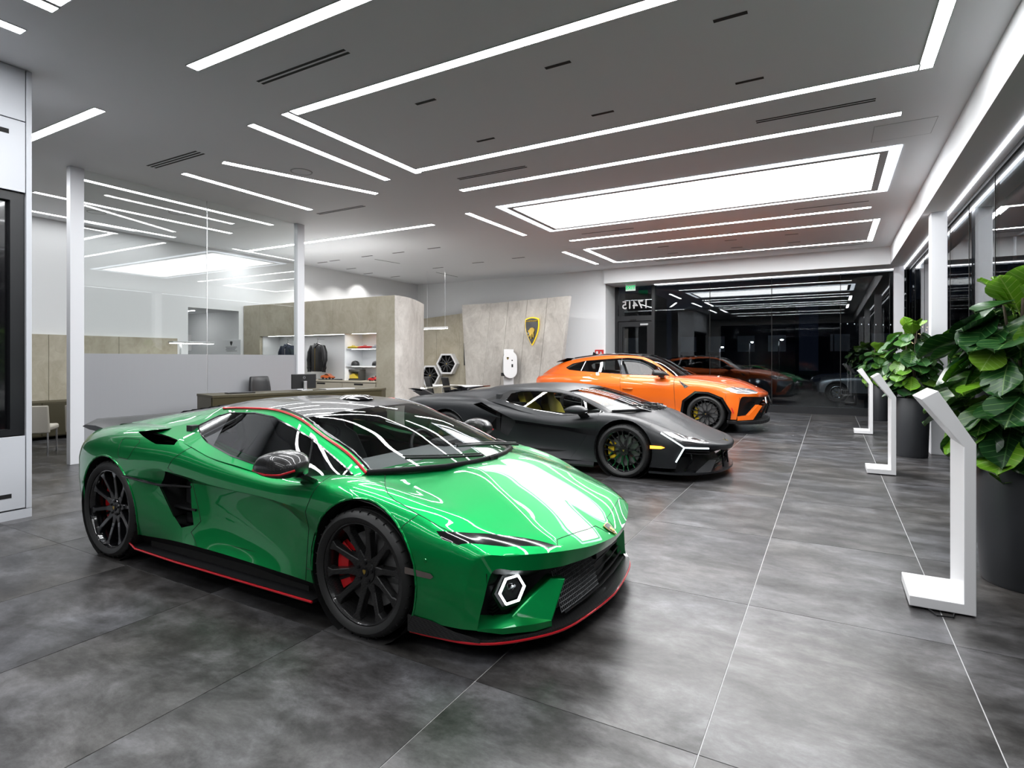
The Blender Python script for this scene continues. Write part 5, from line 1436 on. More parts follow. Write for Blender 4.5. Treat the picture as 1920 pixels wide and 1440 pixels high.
# turned end: grey panel with rounded return
e = [(-8.47, FY), (-8.45, FY + .03), (-8.50, FY + .5), (-8.68, FY + .95), (-8.95, FY + 1.5), (-9.24, FY + 2.02), (-9.36, FY + 1.98), (-9.07, FY + 1.46), (-8.80, FY + .92), (-8.62, FY + .48), (-8.56, FY + .06)]
MB().prism([(x - ox, y - FY) for x, y in e], 0, 2.97).build('end_panel', 'grey_panel', t, smooth=40)
U(-13.07, -9.02, FY + .60, FY + .64, 0.9, 2.16).build('niche_back', 'unit_white', t)
U(-13.072, -13.05, FY + .08, FY + .60, 0.9, 2.14).build('niche_side', 'unit_white', t); U(-9.04, -9.018, FY + .08, FY + .60, 0.9, 2.14).build('niche_side', 'unit_white', t)
U(-13.07, -9.02, FY + .08, FY + .60, 2.14, 2.16).build('niche_top', 'unit_white', t)
U(-10.045, -10.02, FY + .02, FY + .60, 1.04, 2.14).build('divider', 'unit_white', t)
for z in (1.80, 1.39):
    U(-10.02, -9.04, FY + .06, FY + .60, z - .025, z).build('shelf', 'unit_white', t)
    MB().down(-9.9 - ox, -9.15 - ox, .10, .13, z - .027).build('shelf_lamp', 'shelf_glow', t, fixn=False)
MB().down(-12.9 - ox, -10.15 - ox, .12, .15, 2.137).build('niche_lamp', 'shelf_glow', t, fixn=False)
MB().down(-9.9 - ox, -9.15 - ox, .12, .15, 2.137).build('niche_lamp', 'shelf_glow', t, fixn=False)
U(-13.05, -9.04, FY - .02, FY + .60, 1.00, 1.035).build('counter_top', 'oak_pale', t)
for k, (a, b) in enumerate(((-13.05, -11.5), (-11.49, -10.08), (-10.07, -9.04))):
    for z0, z1 in ((.52, .985), (.06, .51)):
        d = U(a + .004, b - .004, FY - .01, FY + .5, z0, z1).build('drawer', 'oak_pale', t, bevel=.002)
        U((a + b) / 2 - .14, (a + b) / 2 + .14, FY - .012, FY - .008, z1 - .05, z1 - .01).build('grip_slot', 'black_slot', d)
# wall-wash light hidden on top of the unit
o = MB().box(-12.7, -9.3, FY + .30, FY + .36, 2.975, 2.99).build('cove_light', mat('cove_glow', (1, 1, 1), .4, emit=20.0)); tag(o, 'hidden cove light on top of the clothing display', 'light')

def jacket(x, y, z, m, label, group, collar=None):
    # hanging jacket: torso shell, two sleeves, collar, hem band, hanger
    t = thing('jacket', label, 'jacket', (x, y, z), 0, group)
    def ring(zz, hw, d, n=16): return [(hw * math.copysign(abs(math.cos(2 * PI * k / n)) ** .8, math.cos(2 * PI * k / n)), d * math.sin(2 * PI * k / n), zz) for k in range(n)]
    rr = [ring(-.70, .205, .07), ring(-.66, .215, .08), ring(-.5, .205, .085), ring(-.3, .215, .09), ring(-.15, .225, .085), ring(-.07, .20, .075), ring(-.03, .12, .06), ring(0.0, .07, .05)]
    b = MB(); n = 16
    b.add([p for r in rr for p in r], [(i * n + k, i * n + (k + 1) % n, (i + 1) * n + (k + 1) % n, (i + 1) * n + k) for i in range(len(rr) - 1) for k in range(n)] + [tuple(range(n))])
    b.build('body', m, t, smooth=60)
    for s in (-1, 1):
        MB().tube([(s * .17, 0, -.07), (s * .245, -.01, -.22), (s * .275, -.02, -.42), (s * .27, -.03, -.60), (s * .262, -.035, -.66), (s * .258, -.035, -.71)], [.075, .075, .066, .056, .045, .047], 10).build('sleeve', m, t, smooth=60)
    MB().tube([(-.07, -.04, -.0), (-.03, -.07, -.05), (0, -.085, -.10), (.03, -.07, -.05), (.07, -.04, 0)], .018, 6).build('collar', m, t, smooth=60)
    MB().tube([(0, -.088, -.10), (0, -.09, -.68)], .005, 5).build('zip', collar or 'chrome', t)
    MB().tube([(-.19, 0, -.05), (0, 0, .02), (.19, 0, -.05)], .010, 6).tube([(0, 0, .02), (0, 0, .07), (.02, 0, .10), (.0, 0, .125), (-.018, 0, .105)], .004, 5).build('hanger', 'gloss_black', t)
    MB().tube([(0, 0, .115), (0, .22, .115)], .006, 6).build('wall_peg', 'alu', t)
    return t
jacket(-11.25, FY + .30, 1.93, 'leather_black', 'black leather jacket on a hanger in the lit niche', 'jackets in the niche', 'gold')
jacket(-12.36, FY + .30, 1.93, 'cloth_navy', 'navy jacket on a hanger seen through the partition glass', 'jackets in the niche')
def folded(x, y, z, w, d, m, label):
    t = thing('folded_shirt', label, 'shirt', (x, y, z), 0, 'folded shirts on the top shelf')
    for k in range(2):
        rows = []
        for i in range(9):
            u = i / 8
            rows.append([(w * (u - .5), d * (v / 6 - .5), .026 * k + .010 + .006 * math.sin(6 * u + k) * math.sin(3 * v / 6) + .012 * (1 - (2 * u - 1) ** 6) * (1 - (v / 3 - 1) ** 6)) for v in range(7)])
        m_b = MB().grid(rows); q = len(m_b.v)
        m_b.box(-w / 2, w / 2, -d / 2, d / 2, .026 * k, .026 * k + .010)
        m_b.build('fold_layer', m, t, smooth=60)
    MB().tube([(-.05, -d / 2 + .05, .060), (0, -d / 2 + .015, .064), (.05, -d / 2 + .05, .060)], .008, 6).build('collar', m, t, smooth=60)
folded(-9.87, FY + .25, 1.80, .28, .30, 'cloth_yellow', 'folded yellow shirt on the top shelf')
folded(-9.50, FY + .25, 1.80, .38, .30, 'cloth_red', 'folded red shirt on the top shelf')
folded(-9.17, FY + .25, 1.80, .16, .28, 'cloth_grey', 'folded pale blue shirt at the end of the top shelf')
def cap(x, y, z, m, label, rz=0.3):
    t = thing('cap', label, 'cap', (x, y, z), rz, 'caps on the middle shelf')
    MB().lathe([(.098, 0), (.1, .03), (.088, .075), (.055, .105), (.0, .118)], 20).build('crown', m, t, smooth=60)
    rows = [[(.16 * math.cos(a) * (1 + .0 * r), -.05 - r * .10 * math.cos(a * 1.0 - PI / 2) , .012 - .012 * r * r) for a in [PI * k / 10 for k in range(11)]] for r in (0, .5, 1.0)]
    rows = [[(.095 * math.cos(PI * k / 10) , -.03 - (.055 + .085 * r) * math.sin(PI * k / 10), .016 - .014 * r + .012 * math.sin(PI * k / 10) * r * .3) for k in range(11)] for r in (0, .5, 1)]
    g = MB().grid(rows); g.build('peak', m, t, smooth=60)
    MB().lathe([(.0, .122), (.012, .119)], 8).build('button', m, t)
cap(-9.88, FY + .22, 1.39, 'leather_black', 'black baseball cap on the middle shelf')
cap(-9.22, FY + .22, 1.39, 'leather_black', 'dark cap at the right end of the middle shelf', .8)
def toy_car(x, y, z, m, label, L=.30, base=True):
    t = thing('model_car', label, 'model car', (x, y, z), 0.15, 'model cars on the counter')
    z0 = 0
    if base:
        MB().box(-L * .62, L * .62, -L * .3, L * .3, 0, .02).build('plinth', 'gloss_black', t, bevel=.003); z0 = .02
    pf = [(-.5, .10), (-.5, .2), (-.42, .26), (-.2, .30), (-.02, .38), (.12, .37), (.28, .24), (.46, .17), (.5, .11), (.5, .06), (.38, .06), (.3, .13), (.22, .06), (-.2, .06), (-.28, .14), (-.36, .06), (-.46, .06)]
    MB().prism([(px * L, pz * L + z0) for px, pz in pf], -L * .2, L * .2, 'y').build('body', m, t, bevel=L * .04, bevel_n=3, smooth=50)
    MB().prism([(px * L, pz * L + z0) for px, pz in ((-.18, .28), (-.03, .36), (.11, .35), (.25, .25))], -L * .205, L * .205, 'y').build('glass', 'gloss_black', t)
    for px in (-.28, .3):
        for s in (-1, 1):
            MB().lathe([(0, .02 * s), (L * .07, .02 * s), (L * .075, 0), (L * .07, -.02 * s), (0, -.02 * s)], 16, 'y', c=(px * L, s * L * .18, L * .075 + z0)).build('wheel', 'tire_rubber', t, smooth=40)
    return t
mat('toy_orange', (.75, .14, .02), .3, coat=1.0); mat('toy_green', (.10, .30, .06), .3, coat=1.0); mat('toy_red', (.65, .02, .02), .3, coat=1.0)
toy_car(-10.80, FY + .22, 1.035, 'toy_orange', 'small orange model car on a black plinth', .34)
toy_car(-9.24, FY + .16, 1.035, 'toy_red', 'small red model car at the end of the counter', .26, False)
t2 = toy_car(-9.24, FY + .42, 1.13, 'toy_green', 'small green model car on a clear stand', .22, True)
MB().box(-.13, .13, -.06, .06, -.095, 0).build('stand', 'unit_white', t2)
t = thing('boxed_model', 'boxed yellow model car in a window carton', 'box', (-9.92, FY + .24, 1.035))
bx = MB().box(-.25, .25, -.10, -.085, 0, .04).box(-.25, .25, -.10, -.085, .21, .26).box(-.25, -.21, -.10, -.085, .04, .21).box(.21, .25, -.10, -.085, .04, .21).box(-.25, .25, .09, .10, 0, .26).box(-.25, -.24, -.085, .09, 0, .26).box(.24, .25, -.085, .09, 0, .26).box(-.24, .24, -.085, .09, .25, .26).box(-.24, .24, -.085, .09, 0, .01)
bx.build('carton', mat('carton_dark', (.05, .05, .045), .5), t)
mat('toy_yellow', (.75, .55, .03), .3, coat=1.0)
pf = [(-.5, .10), (-.5, .2), (-.42, .26), (-.2, .30), (-.02, .38), (.12, .37), (.28, .24), (.46, .17), (.5, .11), (.5, .06), (-.46, .06)]
MB().prism([(px * .38, pz * .38 + .02) for px, pz in pf], -.07, .07, 'y').build('model', 'toy_yellow', t, bevel=.012)
mat('carton_print', (.62, .62, .52), .6)
MB().box(-.235, .235, .086, .089, .02, .25).build('backdrop', 'carton_print', t)
for k, (x, m) in enumerate(((-10.42, 'black_slot'),)):
    o = MB().box(x - .09, x + .09, FY + .15, FY + .25, 1.035, 1.06).build('wallet', 'leather_black', bevel=.006); tag(o, 'flat black wallet on the pale counter', 'wallet')

# ================================================================ reception desk, monitor, chair
mat('desk_bronze', (0.065, 0.054, 0.026), 0.4, 0.3)
mat('desk_top', (0.06, 0.050, 0.024), 0.5, 0.1)
A_ = math.radians(75.0)
t = thing('reception_desk', 'bronze angular reception desk behind the green car', 'desk', (-8.47, 5.467, 0), A_)
pl = [(0, 0), (3.10, 0), (3.28, .14), (3.10, .75), (0, .75)]
MB().prism(pl, .93, .97).build('top', 'desk_top', t, bevel=.003)
MB().prism([(.01, .01), (3.09, .01), (3.27, .14), (3.10, .05), (.01, .05)], 0.02, .93).build('front_panel', 'desk_bronze', t)
MB().box(0, .04, .05, .72, 0, .93).build('side_panel', 'desk_bronze', t); MB().box(3.02, 3.06, .05, .72, 0, .93).build('side_panel', 'desk_bronze', t)
MB().box(.3, .85, .30, .70, .05, .70).build('pedestal', 'desk_bronze', t, bevel=.004)
Md = Matrix.Translation((-8.47, 5.467, 0)) @ Matrix.Rotation(A_, 4, 'Z')
def on_desk(u, v, z): return Md @ Vector((u, v, z))
p = on_desk(1.72, .45, .97)
t = thing('monitor', 'black desktop monitor seen from behind on the bronze desk', 'monitor', p, A_)
MB().box(-.235, .235, .0, .035, .03, .30).build('housing', 'leather_black', t, bevel=.01)
MB().box(-.22, .22, .035, .037, .045, .285).build('screen', 'screen_glass', t)
MB().box(-.03, .03, -.05, -.02, .0, .17).build('stand', 'alu', t, bevel=.004); MB().box(-.11, .11, -.12, .08, 0, .012).build('foot', 'alu', t, bevel=.004)
MB().lathe([(.020, -.003), (.024, -.003), (.024, 0), (.020, 0), (.020, -.003)], 24, 'y', c=(0, -.0005, .235)).build('round_logo', 'alu', t)
text('logo_letters', 'DELL', .015, 'alu', t, .001, loc=(0, -.002, .235), rot=(PI / 2, 0, 0))
p = on_desk(1.35, 1.25, 0)
t = thing('office_chair', 'black leather office chair behind the bronze desk', 'chair', p, A_ + .15)
MB().box(-.25, .25, -.25, .25, .44, .53).build('seat', 'leather_black', t, bevel=.04, bevel_n=3, smooth=60)
rows = []
for i in range(7):
    z = .58 + i * .105; w = .19 + .035 * math.sin(PI * i / 6)
    rows.append([(w * (2 * k / 8 - 1), .24 + .03 * (2 * k / 8 - 1) ** 2 * -1 + .05 * (i / 6) ** 2, z) for k in range(9)])
b = MB().grid(rows).build('backrest', 'leather_black', t, smooth=60); sm = b.modifiers.new('solid', 'SOLIDIFY'); sm.thickness = .06; bv = b.modifiers.new('bev', 'BEVEL'); bv.width = .02; bv.segments = 2
for s in (-1, 1):
    MB().tube([(s * .27, .1, .50), (s * .29, .05, .68), (s * .29, -.15, .70)], .02, 6).build('armrest', 'leather_black', t, smooth=60)
MB().tube([(0, 0, .08), (0, 0, .45)], .03, 10).build('gas_lift', 'chrome', t)
for k in range(5):
    a = 2 * PI * k / 5
    MB().tube([(0, 0, .09), (.28 * math.cos(a), .28 * math.sin(a), .06)], [.025, .018], 6).build('base_arm', 'chrome', t)
    MB().lathe([(0, -.02), (.03, -.02), (.03, .02), (0, .02)], 12, 'x', c=(.28 * math.cos(a), .28 * math.sin(a), .03)).build('castor', 'rubber', t)
p = on_desk(.55, .35, .97)
o = MB().box(-.22, .22, -.08, .08, 0, .02).build('keyboard', 'leather_black', bevel=.004, loc=p, rot=(0, 0, A_)); tag(o, 'flat black keyboard at the left end of the bronze desk', 'keyboard')
p = on_desk(2.35, .40, .97)
o = MB().box(-.30, .30, -.15, .15, 0, .014).build('desk_pad', 'alu', bevel=.003, loc=p, rot=(0, 0, A_)); tag(o, 'pale desk pad at the right end of the bronze desk', 'desk pad')

# ================================================================ crest wall, charger
t = thing('crest_wall', 'tall grey beige panel wall carrying the golden crest', 'panel wall', (0, 0, 0))
def quadwall(tl, tr, br, bl, th, name, m, parent):
    n = (Vector(tr) - Vector(tl)).cross(Vector(bl) - Vector(tl)).normalized()
    f = [Vector(p) for p in (tl, tr, br, bl)]; b = [p - n * th for p in f] if n.y < 0 else [p + n * th for p in f]
    return MB().add(f + b, [(0, 1, 2, 3), (7, 6, 5, 4), (0, 4, 5, 1), (1, 5, 6, 2), (2, 6, 7, 3), (3, 7, 4, 0)]).build(name, m, parent)
TLp, TMp, TRp = Vector((-11.28, 16.5, 3.44)), Vector((-10.09, 16.5, 3.44)), Vector((-6.83, 15.67, 3.44))
BLp, BMp, BRp = Vector((-11.05, 16.5, 0)), Vector((-10.50, 16.5, 0)), Vector((-7.28, 15.78, 0))
quadwall(TLp, TMp, BMp, BLp, .12, 'panel', 'grey_panel', t)
for k in range(4):
    a, b = k / 4 + .002, (k + 1) / 4 - .002
    quadwall(TMp.lerp(TRp, a), TMp.lerp(TRp, b), BMp.lerp(BRp, b), BMp.lerp(BRp, a), .12, 'panel', 'grey_panel', t)
nv = Vector((.247, .969, 0))
c = Vector((-8.22, 16.02, 2.42)) - nv * .03
cr = crest('wall_crest', .56, .90, None, c, (PI / 2, 0, -math.atan2(.247, .969)), .03, True)
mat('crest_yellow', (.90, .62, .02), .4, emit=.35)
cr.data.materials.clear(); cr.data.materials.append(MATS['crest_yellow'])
tag(cr, 'golden shield crest with bull on the grey panel wall', 'emblem')
t = thing('wall_charger', 'white rounded vehicle charger on a slim white post', 'charger', (-9.12, 16.02, 0), .62)
MB().box(-.16, .16, -.06, .06, 0, 1.86).build('post', 'white_gloss', t, bevel=.006)
def capsule(w, h, n=14):
    return [(w * math.cos(PI * k / n), h + w * math.sin(PI * k / n)) for k in range(n + 1)] + [(-w * math.cos(PI * k / n), -h - w * math.sin(PI * k / n)) for k in range(n + 1)]
rg = MB()
for (y0, y1, w) in ((-.12, -.06, .30), (-.30, -.12, .28)):
    rg.prism([(x + .02, z + 1.36) for x, z in capsule(w * .72, .20)], y0, y1, 'y')
rg.build('cable_drum', 'alu', t, smooth=40)
MB().prism([(x + .02, z + 1.36) for x, z in capsule(.22, .21)], -.34, -.30, 'y').build('face', 'white_gloss', t, smooth=40, bevel=.006)
crest('badge', .07, .09, t, (-.06, -.342, 1.56), (PI / 2, 0, 0), .004)
MB().lathe([(0, 0), (.022, 0)], 14, 'y', c=(.08, -.343, 1.50)).build('button', 'black_slot', t); MB().box(.06, .11, -.344, -.34, 1.28, 1.38).build('socket', 'black_slot', t)
MB().box(-.26, -.12, -.28, -.15, 1.00, 1.10).build('plug_holder', 'black_slot', t)

# ================================================================ wheel display corner
t = thing('corner_panel_wall', 'beige hide wall with slanted top in the far left corner', 'panel wall', (-13.70, 16.9, 0))
for k in range(3):
    a, b = k * 1.02, (k + 1) * 1.02 - .005
    MB().prism([(a, 0), (b, 0), (b, 3.02 + b * .075), (a, 3.02 + a * .075)], 0, .06, 'y').build('panel', 'hide_panel', t)
def wheel_frame(x, z, label, r=.42):
    t = thing('wheel_display', label, 'wheel display', (x, 16.89, z), .12, 'rims in hexagonal wall frames')
    for k in range(6):
        a0, a1 = k * PI / 3, (k + 1) * PI / 3
        q = [(r * math.cos(a), r * math.sin(a)) for a in (a0, a1)]; w = [(p[0] * .84, p[1] * .84) for p in q]
        MB().prism([q[0], q[1], w[1], w[0]], -.26, 0, 'y').build('frame_side', 'white_gloss', t)
    MB().prism([(r * math.cos(k * PI / 3) * .98, r * math.sin(k * PI / 3) * .98) for k in range(6)], -.02, -.005, 'y').build('back', 'void_black', t)
    MB().lathe([(.33, -.24), (.335, -.22), (.31, -.20), (.30, -.06)], 32, 'y').build('rim', 'gloss_black', t, smooth=50)
    for k in range(10):
        a = 2 * PI * k / 10 + .2
        s = MB().prism([(.05, -.02), (.31, -.014), (.31, .014), (.05, .02)], -.23, -.19, 'y'); s.xf(Matrix.Rotation(a, 4, 'Y')); s.build('spoke', 'gloss_black', t)
    MB().lathe([(0, -.24), (.05, -.24), (.06, -.20)], 16, 'y').build('hub', 'gloss_black', t, smooth=40); MB().lathe([(0, -.245), (.02, -.243)], 12, 'y').build('hub_crest', 'gold', t)
wheel_frame(-12.08, 1.37, 'black rim in the upper hexagonal white wall frame')
wheel_frame(-12.82, .94, 'black rim in the lower hexagonal wall frame behind the table')
o = MB().box(-.02, .42, -.03, 0, -.40, .40).build('wall_screen', 'screen_glass', loc=(-11.42, 16.88, 1.72), bevel=.005); tag(o, 'narrow black screen on the corner wall beside the crest wall', 'screen')
t = thing('meeting_table', 'pale meeting table between the dark chairs in the corner', 'table', (-9.6, 13.65, 0))
MB().box(-.75, .75, -.40, .40, .74, .77).build('tabletop', 'unit_white', t, bevel=.004)
for sx in (-.65, .65):
    for sy in (-.32, .32): MB().tube([(sx, sy, 0), (sx, sy, .74)], .02, 8).build('leg', 'chrome', t)
def dark_chair(x, y, rz, label):
    t = thing('meeting_chair', label, 'chair', (x, y, 0), rz, 'dark meeting chairs')
    MB().box(-.24, .24, -.24, .24, .42, .50).build('seat', 'leather_black', t, bevel=.03)
    MB().add([(-.2, .20, .46), (.2, .20, .46), (.22, .34, 1.06), (-.22, .34, 1.06), (-.2, .25, .46), (.2, .25, .46), (.22, .39, 1.06), (-.22, .39, 1.06)], [(0, 1, 2, 3), (7, 6, 5, 4), (0, 4, 5, 1), (1, 5, 6, 2), (2, 6, 7, 3), (3, 7, 4, 0)]).build('backrest', 'leather_black', t, bevel=.02)
    for sx in (-.2, .2):
        for sy in (-.2, .2): MB().tube([(sx, sy, 0), (sx, sy, .43)], .012, 6).build('leg', 'chrome', t)
dark_chair(-9.42, 12.70, 2.6, 'black high-backed meeting chair left of the pair')
dark_chair(-8.84, 12.70, 2.6, 'black high-backed meeting chair right of the pair')
t = thing('pendant_lamp', 'slim linear pendant lamp hanging in the far corner', 'lamp', (-11.2, 14.5, 0))
MB().box(-.75, .75, -.03, .03, 2.50, 2.56).build('housing', 'white_gloss', t, bevel=.004); MB().box(-.74, .74, -.022, .022, 2.494, 2.50).build('diffuser', 'shelf_glow', t)
for sx in (-.05, .65): MB().tube([(sx, 0, 2.56), (sx, 0, CZ)], .004, 5).build('cable', 'alu', t)

# ================================================================ partitioned room, corridor
def cream_chair(x, y, rz, label):
    t = thing('visitor_chair', label, 'chair', (x, y, 0), rz, 'cream visitor chairs')
    MB().box(-.26, .26, -.26, .26, .38, .47).build('seat', 'cream', t, bevel=.03, smooth=50)
    MB().add([(-.26, .20, .36), (.26, .20, .36), (.25, .25, .80), (-.25, .25, .80), (-.26, .28, .36), (.26, .28, .36), (.25, .31, .80), (-.25, .31, .80)], [(0, 1, 2, 3), (7, 6, 5, 4), (0, 4, 5, 1), (1, 5, 6, 2), (2, 6, 7, 3), (3, 7, 4, 0)]).build('backrest', 'cream', t, bevel=.015)
    for sx in (-.23, .23):
        for sy in (-.23, .23): MB().tube([(sx, sy, 0), (sx, sy, .38)], .014, 8).build('leg', 'chrome', t)
mat('cream', (.62, .58, .50), .55)
cream_chair(-11.30, 4.25, -2.2, 'cream visitor chair showing its back beside the partition post')
cream_chair(-10.75, 4.85, -2.6, 'cream visitor chair half hidden by the partition post')
t = thing('low_cabinet', 'low olive cabinet against the beige panelling', 'cabinet', (-13.3, 4.9, 0))
MB().box(-.35, .25, -1.0, 1.2, .06, .72).build('body', 'desk_top', t, bevel=.004)
for k in range(2): MB().box(.25, .268, -.98 + k * 1.1, .10 + k * 1.1, .08, .70).build('door', 'desk_top', t, bevel=.003)
t = thing('floor_lamp', 'grey floor lamp with flat bar head beyond the partition', 'lamp', (-12.7, 7.45, 0))
MB().box(-.12, .12, -.2, .2, 0, .02).build('base', 'alu', t); MB().tube([(0, 0, .02), (0, 0, 1.90)], .018, 8).build('pole', 'alu', t)
MB().box(-.10, .10, -.22, .75, 1.90, 1.94).build('head', 'alu', t, bevel=.005); MB().box(-.08, .08, -.20, .73, 1.892, 1.90).build('diffuser', 'shelf_glow', t)
t = thing('wall_sign', 'white wall sign with dark round emblem and lines of text', 'sign', (-14.04, 9.615, 1.90))
MB().box(-.40, .40, -.015, 0, -.28, .16).build('plate', 'unit_white', t, bevel=.003)
mat('print_dark', (.03, .03, .03), .6)
sg = MB().prism(shield_outline(.10, .12), -.018, -.015, 'y').build('emblem', 'print_dark', t, loc=(0, 0, .06))
for k in range(4): MB().box(-.24 + .03 * (k % 2), .24 - .04 * (k % 3), -.017, -.015, -.04 - k * .035, -.03 - k * .035).build('text_line', 'print_dark', t)
t = thing('door_2', 'grey door at the end of the white corridor', None); t['kind'] = 'structure'
MB().box(-16.39, -16.36, 8.55, 9.35, 0, 2.1).build('leaf', 'panel_frame', t)
t = thing('wall_cabinet', 'grey wall cabinet in the corridor opening', 'cabinet', (-14.6, 8.25, 0))
MB().box(-.5, .5, 0, .30, 1.75, 2.15).build('body', 'panel_frame', t, bevel=.004)
o = MB().box(-15.6, -14.6, 8.88, 8.94, 2.812, 2.818).build('ceiling_light', 'shelf_glow'); tag(o, 'small linear light in the corridor ceiling', 'light', 'linear ceiling lights')

# ================================================================ pedestals along the window
def pedestal(y, label):
    t = thing('info_stand', label, 'stand', (.595, y, 0), 0, 'white information stands')
    pr_ = [(-.165, .012), (.165, .012), (.165, 1.04), (-.02, 1.355), (-.105, 1.30), (.105, 1.02), (.105, .075), (-.165, .075)]
    MB().prism(pr_, 0, .45, 'y').build('body', 'white_gloss', t, bevel=.004)
    mat('panel_print', (.84, .85, .87), .25)
    for k, (x, yy) in enumerate(((-.14, .03), (-.14, .42), (.14, .03), (.14, .42))):
        MB().lathe([(.012, 0), (.012, .012), (0, .012)], 10, c=(x, yy, 0)).build('foot', 'rubber', t)
    return t
pedestal(4.30, 'white angled information stand nearest the viewer')
pedestal(9.01, 'white angled information stand in the middle of the row')
pedestal(13.70, 'white angled information stand farthest along the window')
o = MB().tube([(.52, 4.33, .008), (.56, 4.22, .008), (.64, 4.24, .008), (.66, 4.33, .008)], .005, 6).build('power_cord', 'rubber', smooth=60); tag(o, 'short black cord under the nearest white stand', 'cord')

# ================================================================ potted fiddle-leaf figs
def leaf_material():
    m = mat('fig_leaf', (0.03, 0.12, 0.02), 0.28, spec=.5)
    b = bsdf(m)
    tc = nd(m, 'ShaderNodeTexCoord'); sx = nd(m, 'ShaderNodeSeparateXYZ'); lk(m, tc, 'Object', sx, 0)
    ab = nd(m, 'ShaderNodeMath', operation='ABSOLUTE'); lk(m, sx, 'Y', ab, 0)
    a1 = nd(m, 'ShaderNodeMath', operation='MULTIPLY_ADD'); lk(m, ab, 0, a1, 0); a1.inputs[1].default_value = -0.75; lk(m, sx, 'X', a1, 2)
    a2 = nd(m, 'ShaderNodeMath', operation='MULTIPLY'); lk(m, a1, 0, a2, 0); a2.inputs[1].default_value = 23.0
    fr = nd(m, 'ShaderNodeMath', operation='FRACT'); lk(m, a2, 0, fr, 0)
    lt = nd(m, 'ShaderNodeMath', operation='LESS_THAN'); lk(m, fr, 0, lt, 0); lt.inputs[1].default_value = 0.09
    mr = nd(m, 'ShaderNodeMath', operation='LESS_THAN'); lk(m, ab, 0, mr, 0); mr.inputs[1].default_value = 0.0035
    mx = nd(m, 'ShaderNodeMath', operation='MAXIMUM'); lk(m, lt, 0, mx, 0); lk(m, mr, 0, mx, 1)
    oi = nd(m, 'ShaderNodeObjectInfo')
    r = ramp(m, [(0.0, (0.008, 0.042, 0.010)), (0.6, (0.018, 0.085, 0.016)), (0.85, (0.05, 0.16, 0.015)), (1.0, (0.14, 0.28, 0.02))])
    lk(m, oi, 'Random', r, 0)
    mc = nd(m, 'ShaderNodeMix', data_type='RGBA'); lk(m, mx, 0, mc, 0); lk(m, r, 0, mc, 6)
    r2 = ramp(m, [(0.0, (0.05, 0.14, 0.04)), (1.0, (0.24, 0.38, 0.10))]); lk(m, oi, 'Random', r2, 0); lk(m, r2, 0, mc, 7)
    lk(m, mc, 2, b, 'Base Color')
    return m
leaf_material()
m_top = MATS['fig_leaf'].copy(); MATS['fig_leaf_young'] = m_top; m_top.name = 'fig_leaf_young'
for n_ in m_top.node_tree.nodes:
    if n_.type == 'VALTORGB':
        for e_ in n_.color_ramp.elements: e_.color = (0.13, 0.32, 0.015, 1) if len(n_.color_ramp.elements) > 2 else (0.30, 0.46, 0.08, 1)
def leaf_mesh(seed, L=.30):
    rnd = random.Random(seed)
    rows = []
    ph = rnd.uniform(0, 6)
    for i in range(9):
        u = i / 8
        w = L * .50 * (math.sin(PI * min(1, u * 1.02)) ** .62) * (.62 + .5 * u) * (1 - .16 * math.exp(-((u - .38) / .12) ** 2)) + .002
        row = []
        for k in range(7):
            v = (k - 3) / 3
            x = .03 + u * L
            notch = -.02 * L * (1 - abs(v)) * max(0, (u - .9) * 10)
            z = -.10 * L * (u ** 2) * 2.2 + .10 * L * abs(v) ** 1.3 + .022 * L * math.sin(8 * u + ph + 2 * v) * abs(v)
            row.append((x + notch, v * w, z))
        rows.append(row)
    mb = MB().grid(rows)
    mb.tube([(0, 0, -.004), (.02, 0, 0), (.035, 0, .0)], .004, 5)
    me = bpy.data.meshes.new('leaf'); me.from_pydata(mb.v, [], mb.f); me.shade_smooth()
    return me
LEAVES = [leaf_mesh(k) for k in range(5)]
for me in LEAVES: me.materials.append(MATS['fig_leaf'])
mat('pot_grey', (0.028, 0.030, 0.034), 0.45); mat('soil', (0.02, 0.016, 0.012), .9); mat('bark', (0.10, 0.08, 0.055), .8)
